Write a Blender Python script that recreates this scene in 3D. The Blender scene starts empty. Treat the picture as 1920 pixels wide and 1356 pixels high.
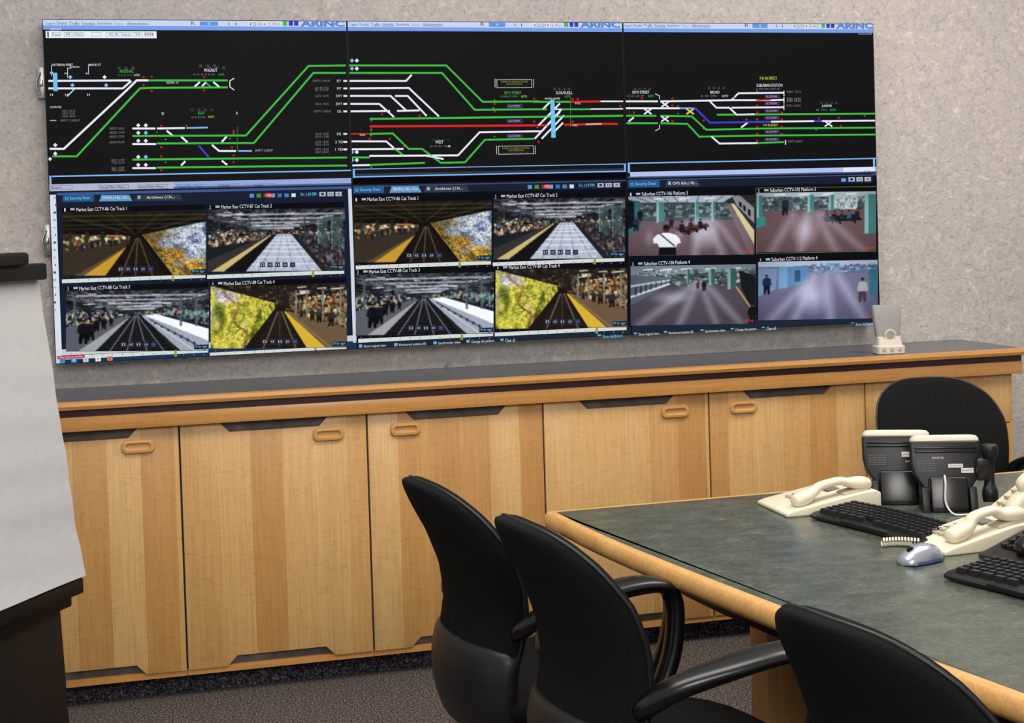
import bpy, bmesh, math, random
import numpy as np
from mathutils import Vector, Matrix
random.seed(7); RS=np.random.RandomState(5)
scene=bpy.context.scene
scene.view_settings.view_transform='Standard'
COL=scene.collection
def lin(c):
    out=[]
    for v in c[:3]:
        v=v/255.0
        out.append(v/12.92 if v<=0.04045 else ((v+0.055)/1.055)**2.4)
    return tuple(out)
# ------------------------------------------------------------------ materials
def newmat(name):
    m=bpy.data.materials.new(name); m.use_nodes=True
    nt=m.node_tree; b=nt.nodes['Principled BSDF']
    return m,nt,b
def plain(name,c,rough=0.5,metal=0.0,spec=0.5,noise=0.0,nscale=60,bump=0.0,coat=0.0):
    m,nt,b=newmat(name)
    c=lin(c); b.inputs['Base Color'].default_value=(*c,1)
    b.inputs['Roughness'].default_value=rough; b.inputs['Metallic'].default_value=metal
    b.inputs['Specular IOR Level'].default_value=spec
    b.inputs['Coat Weight'].default_value=coat
    tc=nt.nodes.new('ShaderNodeTexCoord'); n=nt.nodes.new('ShaderNodeTexNoise')
    n.inputs['Scale'].default_value=nscale; n.inputs['Detail'].default_value=4
    nt.links.new(tc.outputs['Object'],n.inputs['Vector'])
    if noise>0:
        r=nt.nodes.new('ShaderNodeValToRGB')
        r.color_ramp.elements[0].position=0.3; r.color_ramp.elements[1].position=0.7
        r.color_ramp.elements[0].color=(*[v*(1-noise) for v in c],1)
        r.color_ramp.elements[1].color=(*[min(1,v*(1+noise)) for v in c],1)
        nt.links.new(n.outputs['Fac'],r.inputs['Fac']); nt.links.new(r.outputs['Color'],b.inputs['Base Color'])
    if bump>0:
        bp=nt.nodes.new('ShaderNodeBump'); bp.inputs['Strength'].default_value=bump; bp.inputs['Distance'].default_value=0.004
        nt.links.new(n.outputs['Fac'],bp.inputs['Height']); nt.links.new(bp.outputs['Normal'],b.inputs['Normal'])
    return m
def ramp(nt,src,stops,interp='LINEAR'):
    r=nt.nodes.new('ShaderNodeValToRGB'); cr=r.color_ramp; cr.interpolation=interp
    while len(cr.elements)>1: cr.elements.remove(cr.elements[-1])
    cr.elements[0].position=stops[0][0]; cr.elements[0].color=(*lin(stops[0][1]),1)
    for p,c in stops[1:]:
        e=cr.elements.new(p); e.color=(*lin(c),1)
    nt.links.new(src,r.inputs['Fac']); return r.outputs['Color']
def noise(nt,vec,scale,detail=4,rough=0.5,mapscale=None,dist=0.0):
    if mapscale:
        mp=nt.nodes.new('ShaderNodeMapping'); mp.inputs['Scale'].default_value=mapscale
        nt.links.new(vec,mp.inputs['Vector']); vec=mp.outputs['Vector']
    n=nt.nodes.new('ShaderNodeTexNoise'); n.inputs['Scale'].default_value=scale; n.inputs['Detail'].default_value=detail
    n.inputs['Roughness'].default_value=rough; n.inputs['Distortion'].default_value=dist
    nt.links.new(vec,n.inputs['Vector']); return n.outputs['Fac']
def mix(nt,a,b,fac,mode='MIX'):
    m=nt.nodes.new('ShaderNodeMix'); m.data_type='RGBA'; m.blend_type=mode
    for s,v in ((m.inputs[6],a),(m.inputs[7],b),(m.inputs[0],fac)):
        if hasattr(v,'default_value') or hasattr(v,'is_linked'): nt.links.new(v,s)
        elif isinstance(v,tuple): s.default_value=(*v,1)
        else: s.default_value=v
    return m.outputs[2]
def bump(nt,b,h,strength,dist=0.003):
    bp=nt.nodes.new('ShaderNodeBump'); bp.inputs['Strength'].default_value=strength; bp.inputs['Distance'].default_value=dist
    nt.links.new(h,bp.inputs['Height']); nt.links.new(bp.outputs['Normal'],b.inputs['Normal'])
def texo(nt):
    return nt.nodes.new('ShaderNodeTexCoord').outputs['Object']

m,nt,b=newmat('wall_covering'); o=texo(nt)
n1=noise(nt,o,1.3,3); n2=noise(nt,o,24,7,0.64,dist=1.5); n3=noise(nt,o,80,4,0.6,dist=.6)
c1=ramp(nt,n1,[(0.35,(178,173,173)),(0.65,(197,186,178))])
c2=ramp(nt,n2,[(0.30,(150,145,144)),(0.44,(182,175,172)),(0.58,(195,186,181)),(0.70,(232,222,213))])
c=mix(nt,c1,c2,0.62)
c3=ramp(nt,n3,[(0.32,(164,158,155)),(0.45,(255,255,255))]); c=mix(nt,c,c3,0.45,'MULTIPLY')
nt.links.new(c,b.inputs['Base Color']); b.inputs['Roughness'].default_value=0.8; b.inputs['Specular IOR Level'].default_value=0.2; bump(nt,b,n2,0.6,0.009)
M_wall=m
def carpet(name,cols,sc):
    m,nt,b=newmat(name); o=texo(nt)
    n=noise(nt,o,sc,3,0.8)
    c=ramp(nt,n,cols); nt.links.new(c,b.inputs['Base Color']); b.inputs['Roughness'].default_value=1
    b.inputs['Specular IOR Level'].default_value=0.1; bump(nt,b,n,0.8,0.01); return m
M_carpet=carpet('loop_carpet',[(0.37,(28,26,28)),(0.46,(74,67,66)),(0.54,(100,90,86)),(0.64,(184,170,162))],165)
M_carpetd=carpet('dark_carpet',[(0.38,(18,18,24)),(0.5,(58,56,64)),(0.6,(96,92,100)),(0.7,(180,176,180))],140)
def oak(name,light,band=True,axis='Z',rough=0.42,bandn=9.6):
    m,nt,b=newmat(name); o=texo(nt)
    oi=nt.nodes.new('ShaderNodeObjectInfo')
    add=nt.nodes.new('ShaderNodeVectorMath'); add.operation='ADD'
    cmb=nt.nodes.new('ShaderNodeCombineXYZ'); mu=nt.nodes.new('ShaderNodeMath'); mu.operation='MULTIPLY'; mu.inputs[1].default_value=37.3
    nt.links.new(oi.outputs['Random'],mu.inputs[0]); nt.links.new(mu.outputs[0],cmb.inputs[0])
    nt.links.new(o,add.inputs[0]); nt.links.new(cmb.outputs[0],add.inputs[1]); v=add.outputs[0]
    sc=(1,1,0.03) if axis=='Z' else ((0.03,1,1) if axis=='X' else (1,1,1))
    sf=(1,1,3.2) if axis=='Z' else (3.2,1,1)
    g=noise(nt,v,140,4,0.65,mapscale=sc); f=noise(nt,v,24,6,0.72,mapscale=sf,dist=1.0); w=noise(nt,v,12,3,0.5,mapscale=sc)
    base=ramp(nt,g,[(0.3,tuple(x*0.90 for x in light)),(0.62,light)])
    fig=ramp(nt,f,[(0.38,(236,224,206)),(0.5,(255,255,255)),(0.62,(240,230,214)),(0.72,(255,253,248))]); base=mix(nt,base,fig,0.65,'MULTIPLY')
    wv=ramp(nt,w,[(0.3,(232,222,208)),(0.7,(255,255,255))]); base=mix(nt,base,wv,0.6,'MULTIPLY')
    if band:
        sx=nt.nodes.new('ShaderNodeSeparateXYZ'); nt.links.new(v,sx.inputs[0])
        m1=nt.nodes.new('ShaderNodeMath'); m1.operation='MULTIPLY'; m1.inputs[1].default_value=bandn; nt.links.new(sx.outputs[0],m1.inputs[0])
        fl=nt.nodes.new('ShaderNodeMath'); fl.operation='FLOOR'; nt.links.new(m1.outputs[0],fl.inputs[0])
        wn=nt.nodes.new('ShaderNodeTexWhiteNoise'); wn.noise_dimensions='1D'; nt.links.new(fl.outputs[0],wn.inputs['W'])
        bc=ramp(nt,wn.outputs['Value'],[(0.0,(226,208,184)),(0.28,(236,222,204)),(0.5,(247,241,232)),(0.75,(255,255,255))])
        base=mix(nt,base,bc,1.0,'MULTIPLY')
    nt.links.new(base,b.inputs['Base Color']); b.inputs['Roughness'].default_value=rough
    return m
M_oak=oak('oak_veneer',(226,184,124))
M_oakedge=oak('oak_edging',(208,152,86),band=False,axis='X',rough=0.3)
M_oakh=oak('oak_handle',(218,168,106),band=False,axis='X',rough=0.35)
M_oakdesk=oak('oak_bullnose',(228,178,110),band=False,axis='N',rough=0.28)
M_maroon=plain('maroon_laminate',(58,24,30),0.4)
M_dark=plain('cabinet_interior',(88,82,80),0.6,noise=0.5,nscale=14)
M_top=plain('slate_laminate',(88,91,98),0.28,noise=0.10,nscale=30)
m,nt,b=newmat('green_marble'); o=texo(nt)
a=noise(nt,o,13,9,0.70,mapscale=(1,1.5,1),dist=0.25); a2=noise(nt,o,80,5,0.7,mapscale=(1,1.6,1),dist=.3)
c=ramp(nt,a,[(0.30,(60,69,62)),(0.46,(79,87,78)),(0.58,(91,97,88)),(0.72,(112,115,104))])
c=mix(nt,c,ramp(nt,a2,[(0.36,(170,172,164)),(0.5,(232,232,228)),(0.66,(255,255,255))]),0.8,'MULTIPLY')
nt.links.new(c,b.inputs['Base Color']); b.inputs['Roughness'].default_value=0.24; b.inputs['Specular IOR Level'].default_value=0.5
M_marble=m
M_fabric=plain('black_fabric',(22,22,23),0.95,spec=0.12,noise=0.3,nscale=400,bump=0.35)
M_leather=plain('black_leather_cloth',(22,22,23),0.45,spec=0.5,noise=0.1,nscale=300,bump=0.08)
M_blk=plain('black_plastic',(14,14,15),0.28,spec=0.5)
M_blkmatte=plain('matte_black_plastic',(17,17,19),0.42,spec=0.4)
M_key=plain('key_plastic',(20,21,25),0.4)
M_cream=plain('cream_plastic',(222,211,187),0.35,noise=0.02)
M_creamd=plain('dark_cream_plastic',(182,172,150),0.45)  # darker cream for cradles, keypads and speaker knobs
M_beige=plain('beige_plastic',(204,198,186),0.45)
M_spk=plain('grey_speaker_cloth',(148,146,144),0.6)
M_grey=plain('grey_plastic',(112,112,112),0.4)
M_pale=plain('lit_edge_plastic',(206,198,178),0.35)  # pale tone stands in for light on the phones' top edges
M_silver=plain('silver_plastic',(176,180,190),0.25,metal=0.6)
M_blue=plain('blue_plastic',(52,60,104),0.25)
M_steel=plain('brushed_steel',(170,170,168),0.35,metal=0.8)
M_white=plain('sticker_white',(205,202,196),0.5)
M_paper=plain('paper',(178,176,176),0.9,noise=0.02,nscale=30,bump=0.35,spec=0.15)
M_dwood=oak('dark_stained_wood',(25,20,19),band=False,axis='Z',rough=0.5)
M_dwood.node_tree.nodes['Principled BSDF'].inputs['Specular IOR Level'].default_value=0.25
M_bezel=plain('display_bezel',(8,8,9),0.5,spec=0.2)
m,nt,b=newmat('screen_emission'); at=nt.nodes.new('ShaderNodeAttribute'); at.attribute_name='Col'
b.inputs['Base Color'].default_value=(0,0,0,1); b.inputs['Roughness'].default_value=0.6; b.inputs['Specular IOR Level'].default_value=0.0
nt.links.new(at.outputs['Color'],b.inputs['Emission Color']); b.inputs['Emission Strength'].default_value=1.0
M_scr=m
m,nt,b=newmat('screen_black'); b.inputs['Base Color'].default_value=(0.0015,0.0015,0.002,1); b.inputs['Roughness'].default_value=0.5
b.inputs['Specular IOR Level'].default_value=0.05; b.inputs['Emission Color'].default_value=(0.003,0.003,0.0035,1); b.inputs['Emission Strength'].default_value=1
M_scrblk=m

# ------------------------------------------------------------------ helpers
def mkobj(name,me,parent=None,mat=None,loc=(0,0,0),rot=(0,0,0),label=None,cat=None,kind=None,group=None):
    ob=bpy.data.objects.new(name,me); COL.objects.link(ob)
    if mat is not None and me is not None: me.materials.append(mat)
    ob.location=loc; ob.rotation_euler=rot
    if parent: ob.parent=parent
    if label: ob['label']=label
    if cat: ob['category']=cat
    if kind: ob['kind']=kind
    if group: ob['group']=group
    return ob
def empty(name,loc,rotz=0,label='',cat='',group=None):
    ob=mkobj(name,None,loc=loc,rot=(0,0,rotz),label=label,cat=cat,group=group); ob.empty_display_size=0.1; return ob
def finish(bm,name,smooth):
    bmesh.ops.recalc_face_normals(bm,faces=bm.faces)
    me=bpy.data.meshes.new(name); bm.to_mesh(me); bm.free()
    if smooth:
        for p in me.polygons: p.use_smooth=True
    return me
def sharp(me,ang=35):
    try: me.set_sharp_from_angle(angle=math.radians(ang))
    except Exception: pass
def box(name,lo,hi,mat,bev=0.0,seg=2,**k):
    bm=bmesh.new(); bmesh.ops.create_cube(bm,size=1)
    for v in bm.verts:
        v.co=Vector([lo[i] if v.co[i]<0 else hi[i] for i in range(3)])
    if bev>0: bmesh.ops.bevel(bm,geom=bm.edges[:],offset=bev,segments=seg,profile=0.5,affect='EDGES',clamp_overlap=True)
    me=finish(bm,name,bev>0); 
    if bev>0: sharp(me,40)
    return mkobj(name,me,mat=mat,**k)
def prism(name,pts,plane,d0,d1,mat,bev=0.0,seg=2,**k):
    bm=bmesh.new()
    def mk(p,d):
        return {'xz':(p[0],d,p[1]),'xy':(p[0],p[1],d),'yz':(d,p[0],p[1])}[plane]
    A=[bm.verts.new(mk(p,d0)) for p in pts]; B=[bm.verts.new(mk(p,d1)) for p in pts]
    bm.faces.new(A); bm.faces.new(B[::-1]); n=len(pts)
    for i in range(n): bm.faces.new((A[i],A[(i+1)%n],B[(i+1)%n],B[i]))
    bmesh.ops.recalc_face_normals(bm,faces=bm.faces)
    if bev>0: bmesh.ops.bevel(bm,geom=bm.edges[:],offset=bev,segments=seg,profile=0.5,affect='EDGES',clamp_overlap=True)
    me=finish(bm,name,bev>0)
    if bev>0: sharp(me,40)
    return mkobj(name,me,mat=mat,**k)
def loftmesh(name,rings,cap=True,smooth=True):
    bm=bmesh.new()
    R=[[bm.verts.new(p) for p in r] for r in rings]; n=len(rings[0])
    for a,b2 in zip(R[:-1],R[1:]):
        for i in range(n): bm.faces.new((a[i],a[(i+1)%n],b2[(i+1)%n],b2[i]))
    if cap: bm.faces.new(R[0][::-1]); bm.faces.new(R[-1])
    return finish(bm,name,smooth)
def loft(name,rings,mat,ang=50,**k):
    me=loftmesh(name,rings); sharp(me,ang); return mkobj(name,me,mat=mat,**k)
def crom(P,n):
    P=[np.array(p,float) for p in P]; Q=[2*P[0]-P[1]]+P+[2*P[-1]-P[-2]]; out=[]
    for i in range(1,len(Q)-2):
        for j in range(n):
            t=j/n; a,b_,c_,d=Q[i-1:i+3]
            out.append(0.5*((2*b_)+(-a+c_)*t+(2*a-5*b_+4*c_-d)*t*t+(-a+3*b_-3*c_+d)*t**3))
    out.append(P[-1]); return out
def sweeprings(path,ref=(0,1,0),n=12,sub=5,power=1.0):
    S=crom(path,sub) if sub>1 else [np.array(p,float) for p in path]
    rings=[]; ref=np.array(ref,float)
    for i,s in enumerate(S):
        T=S[min(i+1,len(S)-1)][:3]-S[max(i-1,0)][:3]; T/=np.linalg.norm(T)
        r=ref-np.dot(ref,T)*T; r/=np.linalg.norm(r); nn=np.cross(T,r)
        ring=[]
        for k in range(n):
            a=2*math.pi*k/n; ca,sa=math.cos(a),math.sin(a)
            ca=math.copysign(abs(ca)**power,ca); sa=math.copysign(abs(sa)**power,sa)
            ring.append(tuple(s[:3]+r*max(s[3],1e-4)*ca+nn*max(s[4],1e-4)*sa))
        rings.append(ring)
    return rings
def sweep(name,path,mat,ref=(0,1,0),n=12,sub=5,power=1.0,**k):
    return loft(name,sweeprings(path,ref,n,sub,power),mat,60,**k)
def rrect(w,h,r,y,n=5,cx=0,cz=0):
    pts=[]
    for (sx,sz,a0) in ((1,1,0),(-1,1,90),(-1,-1,180),(1,-1,270)):
        for i in range(n+1):
            a=math.radians(a0+90*i/n)
            pts.append((cx+sx*(w/2-r)+r*math.cos(a),y,cz+sz*(h/2-r)+r*math.sin(a)))
    return pts
TC={}
def textgeo(s,bold=0.0):
    if (s,bold) in TC: return TC[(s,bold)]
    cu=bpy.data.curves.new('t','FONT'); cu.body=s; cu.size=1; cu.resolution_u=2; cu.offset=bold
    ob=bpy.data.objects.new('t',cu); me=bpy.data.meshes.new_from_object(ob)
    V=np.array([v.co[:2] for v in me.vertices]) if len(me.vertices) else np.zeros((0,2)); F=[tuple(p.vertices) for p in me.polygons]
    bpy.data.objects.remove(ob); bpy.data.curves.remove(cu); bpy.data.meshes.remove(me)
    if len(V):
        mn=V.min(0); mx=V.max(0); V=(V-(mn+mx)/2)/(mx-mn)
    TC[(s,bold)]=(V,F); return TC[(s,bold)]
def textmesh(name,s,w,h,mat,parent,mtx):
    V,F=textgeo(s); me=bpy.data.meshes.new(name)
    me.from_pydata([tuple(mtx@Vector((v[0]*w,0,v[1]*h))) for v in V],[],F); me.update()
    return mkobj(name,me,parent=parent,mat=mat)

# ------------------------------------------------------------------ camera
H=1.5; CAMY=-4.85; F=2600.0; PY=488.0
yaw=math.atan(0.2457); pitch=math.radians(1.5); roll=math.radians(-1.72)
cd=bpy.data.cameras.new('camera'); cam=bpy.data.objects.new('camera',cd); COL.objects.link(cam)
cd.sensor_width=36; cd.lens=F/1920*36; cd.shift_y=-(678-PY)/1920; cd.clip_start=0.05
Mr=Matrix.Rotation(-yaw,4,'Z')@Matrix.Rotation(math.pi/2-pitch,4,'X')@Matrix.Rotation(roll,4,'Z')
cam.matrix_world=Matrix.Translation((0,CAMY,H))@Mr
scene.camera=cam

# ------------------------------------------------------------------ room
WALLY=0.10
box('wall_back',(-3.2,WALLY,0),(5.5,WALLY+0.15,3.2),M_wall,kind='structure',label='mottled beige textured wall covering')
box('floor',(-3.2,-6.5,-0.1),(5.5,WALLY+0.15,0),M_carpet,kind='structure',label='speckled brown grey loop carpet floor')

# ------------------------------------------------------------------ cabinets and counter
MOD=0.6045; X0=0.005
CT=0.985
def door_pts(w,h):
    return [(0,0),(.125,0),(.155,.032),(w-.155,.032),(w-.125,0),(w,0),(w,h),(w-.125,h),(w-.155,h-.032),(.155,h-.032),(.125,h),(0,h)]
def handle(parent,x,z,y):
    rings=[rrect(.104,.044,.018,y+.002),rrect(.104,.044,.018,y-.008),rrect(.098,.038,.016,y-.012),rrect(.080,.024,.011,y-.013),rrect(.072,.017,.008,y-.009),rrect(.068,.013,.006,y-.003)]
    rings=[[(p[0]+x,p[1],p[2]+z) for p in r] for r in rings]
    return loft('handle',rings,M_oakh,30,parent=parent,label='rounded oak recessed pull')
sides={-1:'R',0:'R',1:'L',2:'R',3:'L'}
for k in range(-1,5):
    x=X0+MOD*k
    e=empty('storage_cabinet',(x,-0.265,0.075),0,
        'oak veneer storage cabinet with notched door under the long counter' if k<4 else 'oak veneer cabinet with drawer over door beside the black chair','cabinet',group='oak cabinets under the counter')
    box('body',(0.001,0,0.0),(MOD-.001,0.35,0.813),M_dark,parent=e,label='dark cabinet carcass')
    box('bottom_rail',(0.001,-0.016,0.0),(MOD-.001,0.0,0.02),M_oakedge,parent=e)
    w=MOD-.006; h=0.794
    if k<4:
        d=prism('door',door_pts(w,h),'xz',-0.022,-0.002,M_oak,bev=0.0015,parent=e,loc=(.003,0,0.018))
        hx=.125 if sides[k]=='L' else w-.125
        handle(d,hx,0.735,-0.022)
    else:
        prism('door',[(0,0),(w,0),(w,.609),(0,.609)],'xz',-0.022,-0.002,M_oak,bev=0.0015,parent=e,loc=(.003,0,0.018))
        dr=prism('drawer',[(0,0),(w,0),(w,.18),(0,.18)],'xz',-0.022,-0.002,M_oak,bev=0.0015,parent=e,loc=(.003,0,0.632))
XA=X0-MOD-.02; XB=X0+5*MOD+.02
box('baseboard_cabinet',(XA,-0.21,0),(XB,0.085,0.075),M_carpetd,kind='structure',label='dark carpet-covered toe kick')
e=empty('countertop',(XA,-0.32,0.89),0,'long slate grey counter with oak nosing over cabinets','countertop')
L=XB-XA
box('slab',(0,0.0,0.068),(L,0.415,0.095),M_top,parent=e,label='slate grey laminate surface')
prism('nosing',[(-0.006,0.068),(-0.022,0.071),(-0.026,0.082),(-0.022,0.093),(-0.006,0.0955),(0.0,0.0955),(0,0.068)],'yz',0,L,M_oakedge,parent=e,label='rounded oak front edge')
box('reveal_strip',(0,0.004,0.046),(L,0.05,0.068),M_maroon,parent=e,label='recessed maroon strip')
box('front_rail',(0,-0.002,-0.0),(L,0.05,0.046),M_oakedge,bev=0.002,parent=e,label='oak rail below maroon strip')

# ------------------------------------------------------------------ video wall
XL,XR,ZT,ZB=-0.3875,2.647,2.226,1.077
PW=(XR-XL)/3; PH=(ZT-ZB)/2
src=[(85,38),(1637,47),(1650,605),(110,684)]; dst=[(XL,ZT),(XR,ZT),(XR,ZB),(XL,ZB)]
A=[];B=[]
for (x,y),(X,Z) in zip(src,dst):
    A.append([x,y,1,0,0,0,-X*x,-X*y]);B.append(X)
    A.append([0,0,0,x,y,1,-Z*x,-Z*y]);B.append(Z)
hh=np.linalg.solve(np.array(A,float),np.array(B,float))
def P(x,y):
    d=hh[6]*x+hh[7]*y+1
    return ((hh[0]*x+hh[1]*y+hh[2])/d,(hh[3]*x+hh[4]*y+hh[5])/d)
def scl(x,y):
    a=P(x-1,y);b_=P(x+1,y);c_=P(x,y-1);d=P(x,y+1)
    return math.hypot(b_[0]-a[0],b_[1]-a[1])/2, math.hypot(c_[0]-d[0],c_[1]-d[1])/2
class Canvas:
    def __init__(s,col,row):
        s.x0=XL+PW*col; s.z1=ZT-PH*row; s.V=[];s.Fc=[];s.C=[]
    def quad(s,pts,col,layer):
        i=len(s.V); y=-0.0004-0.0003*layer
        c=(*lin(col),1)
        for (X,Z) in pts:
            X=min(max(X,s.x0+.003),s.x0+PW-.003); Z=min(max(Z,s.z1-PH+.003),s.z1-.003)
            s.V.append((X,y,Z)); s.C.append(c)
        s.Fc.append(tuple(range(i,i+len(pts))))
    def rect(s,xa,ya,xb,yb,col,layer=1):
        cx,cy=(xa+xb)/2,(ya+yb)/2; X,Z=P(cx,cy); sx,sz=scl(cx,cy); w=abs(xb-xa)/2*sx; h=abs(yb-ya)/2*sz
        s.quad([(X-w,Z-h),(X+w,Z-h),(X+w,Z+h),(X-w,Z+h)],col,layer)
    def bar(s,u0,v0,u1,v1,col,layer=1):
        a=s.x0+PW*u0;b_=s.x0+PW*u1;c_=s.z1-PH*v0;d=s.z1-PH*v1
        s.quad([(a,d),(b_,d),(b_,c_),(a,c_)],col,layer)
    def line(s,pts,col,w=4.2,layer=2):
        Q=[P(*p) for p in pts]; hw=w*0.00155/2
        for (a,b_) in zip(Q[:-1],Q[1:]):
            dx,dz=b_[0]-a[0],b_[1]-a[1]; l=math.hypot(dx,dz)
            if l<1e-6: continue
            dx/=l;dz/=l; e=hw*0.35 if len(Q)>2 else 0
            nx,nz=-dz*hw,dx*hw; ax,az=a[0]-dx*e,a[1]-dz*e; bx,bz=b_[0]+dx*e,b_[1]+dz*e
            s.quad([(ax-nx,az-nz),(bx-nx,bz-nz),(bx+nx,bz+nz),(ax+nx,az+nz)],col,layer)
    def text(s,t,cx,cy,w,h,col,layer=4,bold=0.0):
        V,Fa=textgeo(t,bold); X,Z=P(cx,cy); sx,sz=scl(cx,cy); i=len(s.V); y=-0.0004-0.0003*layer; c=(*lin(col),1)
        for v in V: s.V.append((X+v[0]*w*sx,y,Z+v[1]*h*sz)); s.C.append(c)
        for f in Fa: s.Fc.append(tuple(i+k for k in f))
    def frame(s,xa,ya,xb,yb,col,w=1.5,layer=3):
        s.rect(xa,ya,xb,ya+w,col,layer); s.rect(xa,yb-w,xb,yb,col,layer); s.rect(xa,ya,xa+w,yb,col,layer); s.rect(xb-w,ya,xb,yb,col,layer)
    def image(s,quad,img,layer=3):
        hh_,ww=img.shape[:2]; i0=len(s.V); y=-0.0004-0.0003*layer
        q=[np.array(P(*p)) for p in quad]
        img=np.clip(img,0,255)/255; lim=np.where(img<=0.04045,img/12.92,((img+0.055)/1.055)**2.4)
        u=np.linspace(0,1,ww)[None,:,None]; v=np.linspace(0,1,hh_)[:,None,None]
        g=(q[0]*(1-u)+q[1]*u)*(1-v)+(q[3]*(1-u)+q[2]*u)*v
        V=np.stack([g[...,0],np.full(g.shape[:2],y),g[...,1]],-1).reshape(-1,3)
        s.V.extend(map(tuple,V.tolist())); s.C.extend(map(tuple,np.concatenate([lim,np.ones(lim.shape[:2]+(1,))],-1).reshape(-1,4).tolist()))
        k=(i0+np.arange(hh_-1)[:,None]*ww+np.arange(ww-1)[None,:]).ravel()
        s.Fc.extend(map(tuple,np.stack([k,k+ww,k+ww+1,k+1],-1).tolist()))
    def mesh(s):
        me=bpy.data.meshes.new('screen_image'); me.from_pydata(s.V,[],s.Fc)
        ca=me.color_attributes.new('Col','FLOAT_COLOR','POINT')
        ca.data.foreach_set('color',np.array(s.C,dtype=np.float32).ravel()); me.update(); return me
C={(c,r):Canvas(c,r) for c in range(3) for r in range(2)}
G=(66,186,66);W=(232,234,244);R=(220,40,34);BL=(64,66,210);LB=(130,184,244);YE=(226,216,70);DG=(120,122,124);PU=(112,70,160)
HB=(200,216,244);HT=(56,66,110)
for c,xa,xb in ((0,88,652),(1,655,1166),(2,1169,1637)):
    k=C[(c,0)]; sc=(xb-xa)/564.0
    k.bar(0,0,1,0.038,HB,1); k.bar(0,0.038,1,0.062,(120,160,232),1)
    yy=47 if c==0 else (49 if c==1 else 51)
    def X(v): return xa+(v-88)*sc
    for t,x,w in (('Logon',101,17),('Display',123,20),('Traffic',146,19),('Schedule',172,24),('Summary',202,27),('Viewer',229,18),('Administration',264,40)):
        k.text(t,X(x),yy,w*sc,6.8,HT if t!='Viewer' else (150,165,200))
    k.text('R',X(367),yy-1,7,7,HT); k.rect(X(380),yy-4,X(414),yy+4,(100,150,230),2); k.text('V',X(397),yy,5,5,(230,240,255))
    k.text('A',X(434),yy,4,6,HT);k.text('i',X(447),yy,2,6,HT)
    k.rect(X(470),yy-4,X(532),yy+5,(226,232,246),2); k.text('4/25/2014 15:19:31',X(501),yy+1,58*sc,6.5,(40,40,60))
    k.rect(X(535),yy-5,X(543),yy+4,(70,190,80),2); k.rect(X(546),yy-5,X(554),yy+4,(60,60,200),2); k.rect(X(556),yy-5,X(564),yy+4,(60,60,200),2)
    k.text('ARINC',X(609),yy,83*sc,11.5,(98,134,204),4,0.05)
k=C[(0,0)]
k.text('ctms1',110,57,20,5,W); k.rect(93,61,300,74,(236,240,250),3)
for x,t in ((112,'Reset'),(135,'FK'),(155,'Nor.'),(187,''),(213,'<'),(226,'K'),(243,'Leaves'),(264,'>>'),(285,'....')):
    k.frame(x-9,63,x+9,71,(150,160,190),0.8,4)
    if t: k.text(t,x,67,min(14,3.5*len(t)+2),5,(40,40,60),5)
k.rect(95,62,98,73,(60,90,180),4)
def L_(cv,pts,col,w=4.2,l=2): cv.line(pts,col,w,l)
L_(k,[(97,154),(250,153)],W);L_(k,[(97,168),(236,168)],W)
L_(k,[(283,153),(432,153)],G);L_(k,[(283,167),(432,166)],G)
L_(k,[(283,153),(262,153),(247,168),(126,281),(100,281)],W,4.5,3);L_(k,[(236,168),(252,154)],W)
L_(k,[(283,167),(268,168),(150,295),(105,295)],G)
L_(k,[(370,165),(380,156)],W,4);L_(k,[(384,164),(392,156)],W,4);L_(k,[(405,156),(416,165)],W,4);L_(k,[(390,156),(400,165)],G,3)
L_(k,[(444,149),(436,154),(436,165),(444,171)],W,2)
k.rect(106,139,114,173,(110,196,236),4)
for x,y,c in ((138,147,LB),(202,147,W),(142,162,LB),(205,162,LB),(110,274,W),(110,290,W),(100,300,W)):
    k.quad([P(x-4,y),P(x,y+4),P(x+4,y),P(x,y-4)],c,4)
for x,y in ((130,140),(103,180),(131,180),(172,180),(103,139),(170,140)): k.text('H',x,y,5,4,W)
L_(k,[(103,145),(103,124)],W,1);L_(k,[(133,148),(133,130),(140,130)],W,1);L_(k,[(172,140),(172,124),(178,124)],W,1);L_(k,[(132,183),(145,170)],W,2)
k.text('PATTERSON STREET',124,124,38,4,W);k.text('THURSTON',146,128,18,3,W);k.text('DOCK ST',184,124,22,4,W)
k.text('ARSENAL',243,136,27,6,G);k.text('AUTO',262,143,11,4,W);k.text('WALNUT',400,134,25,6,W);k.text('AUTO',420,142,11,4,G);k.text('IDLE NO  15-',329,157,22,4,W)
k.text('SOUTH PHIL',111,203,22,3.5,W)
for i,(t) in enumerate(('0231 18:10','0233 18:02','0235 18:01')): k.text(t,135,210+5*i,24,3.5,DG)
L_(k,[(100,228),(112,228)],(150,180,150),2);k.text('EMPTY LINEUP',138,228,36,4,DG)
k.text('KAY',383,214,12,6,G);k.text('D',311,215,4,5,W);k.text('A',449,214,4,5,W);k.text('AUTO',401,221,11,4,YE);k.text('AN  NK  MCI  NAVI',377,222,26,3.5,DG)
for cx,cy in ((243,130),(395,126),(412,129)): 
    for i in range(3): k.text('AB',cx-14+i*13,cy,6,6,(90,92,94))
for i in range(7): k.text('A',228+i*6,143,3,3.5,DG)
for i in range(6): k.text('N',370+i*7,142,3.5,3.5,DG)
for i in range(4): k.text('HA',366+i*12,208,6,6,(80,82,84))
L_(k,[(254,243),(297,243)],W);L_(k,[(300,243),(352,242)],W);L_(k,[(355,242),(395,241)],LB,3.5)
L_(k,[(254,257),(450,256)],G);L_(k,[(254,272),(298,272)],W);L_(k,[(450,256),(466,256),(583,126),(652,125)],G)
L_(k,[(300,271),(481,270),(592,139),(652,139)],G);L_(k,[(450,240),(450,285)],(50,120,50),1.5)
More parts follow.
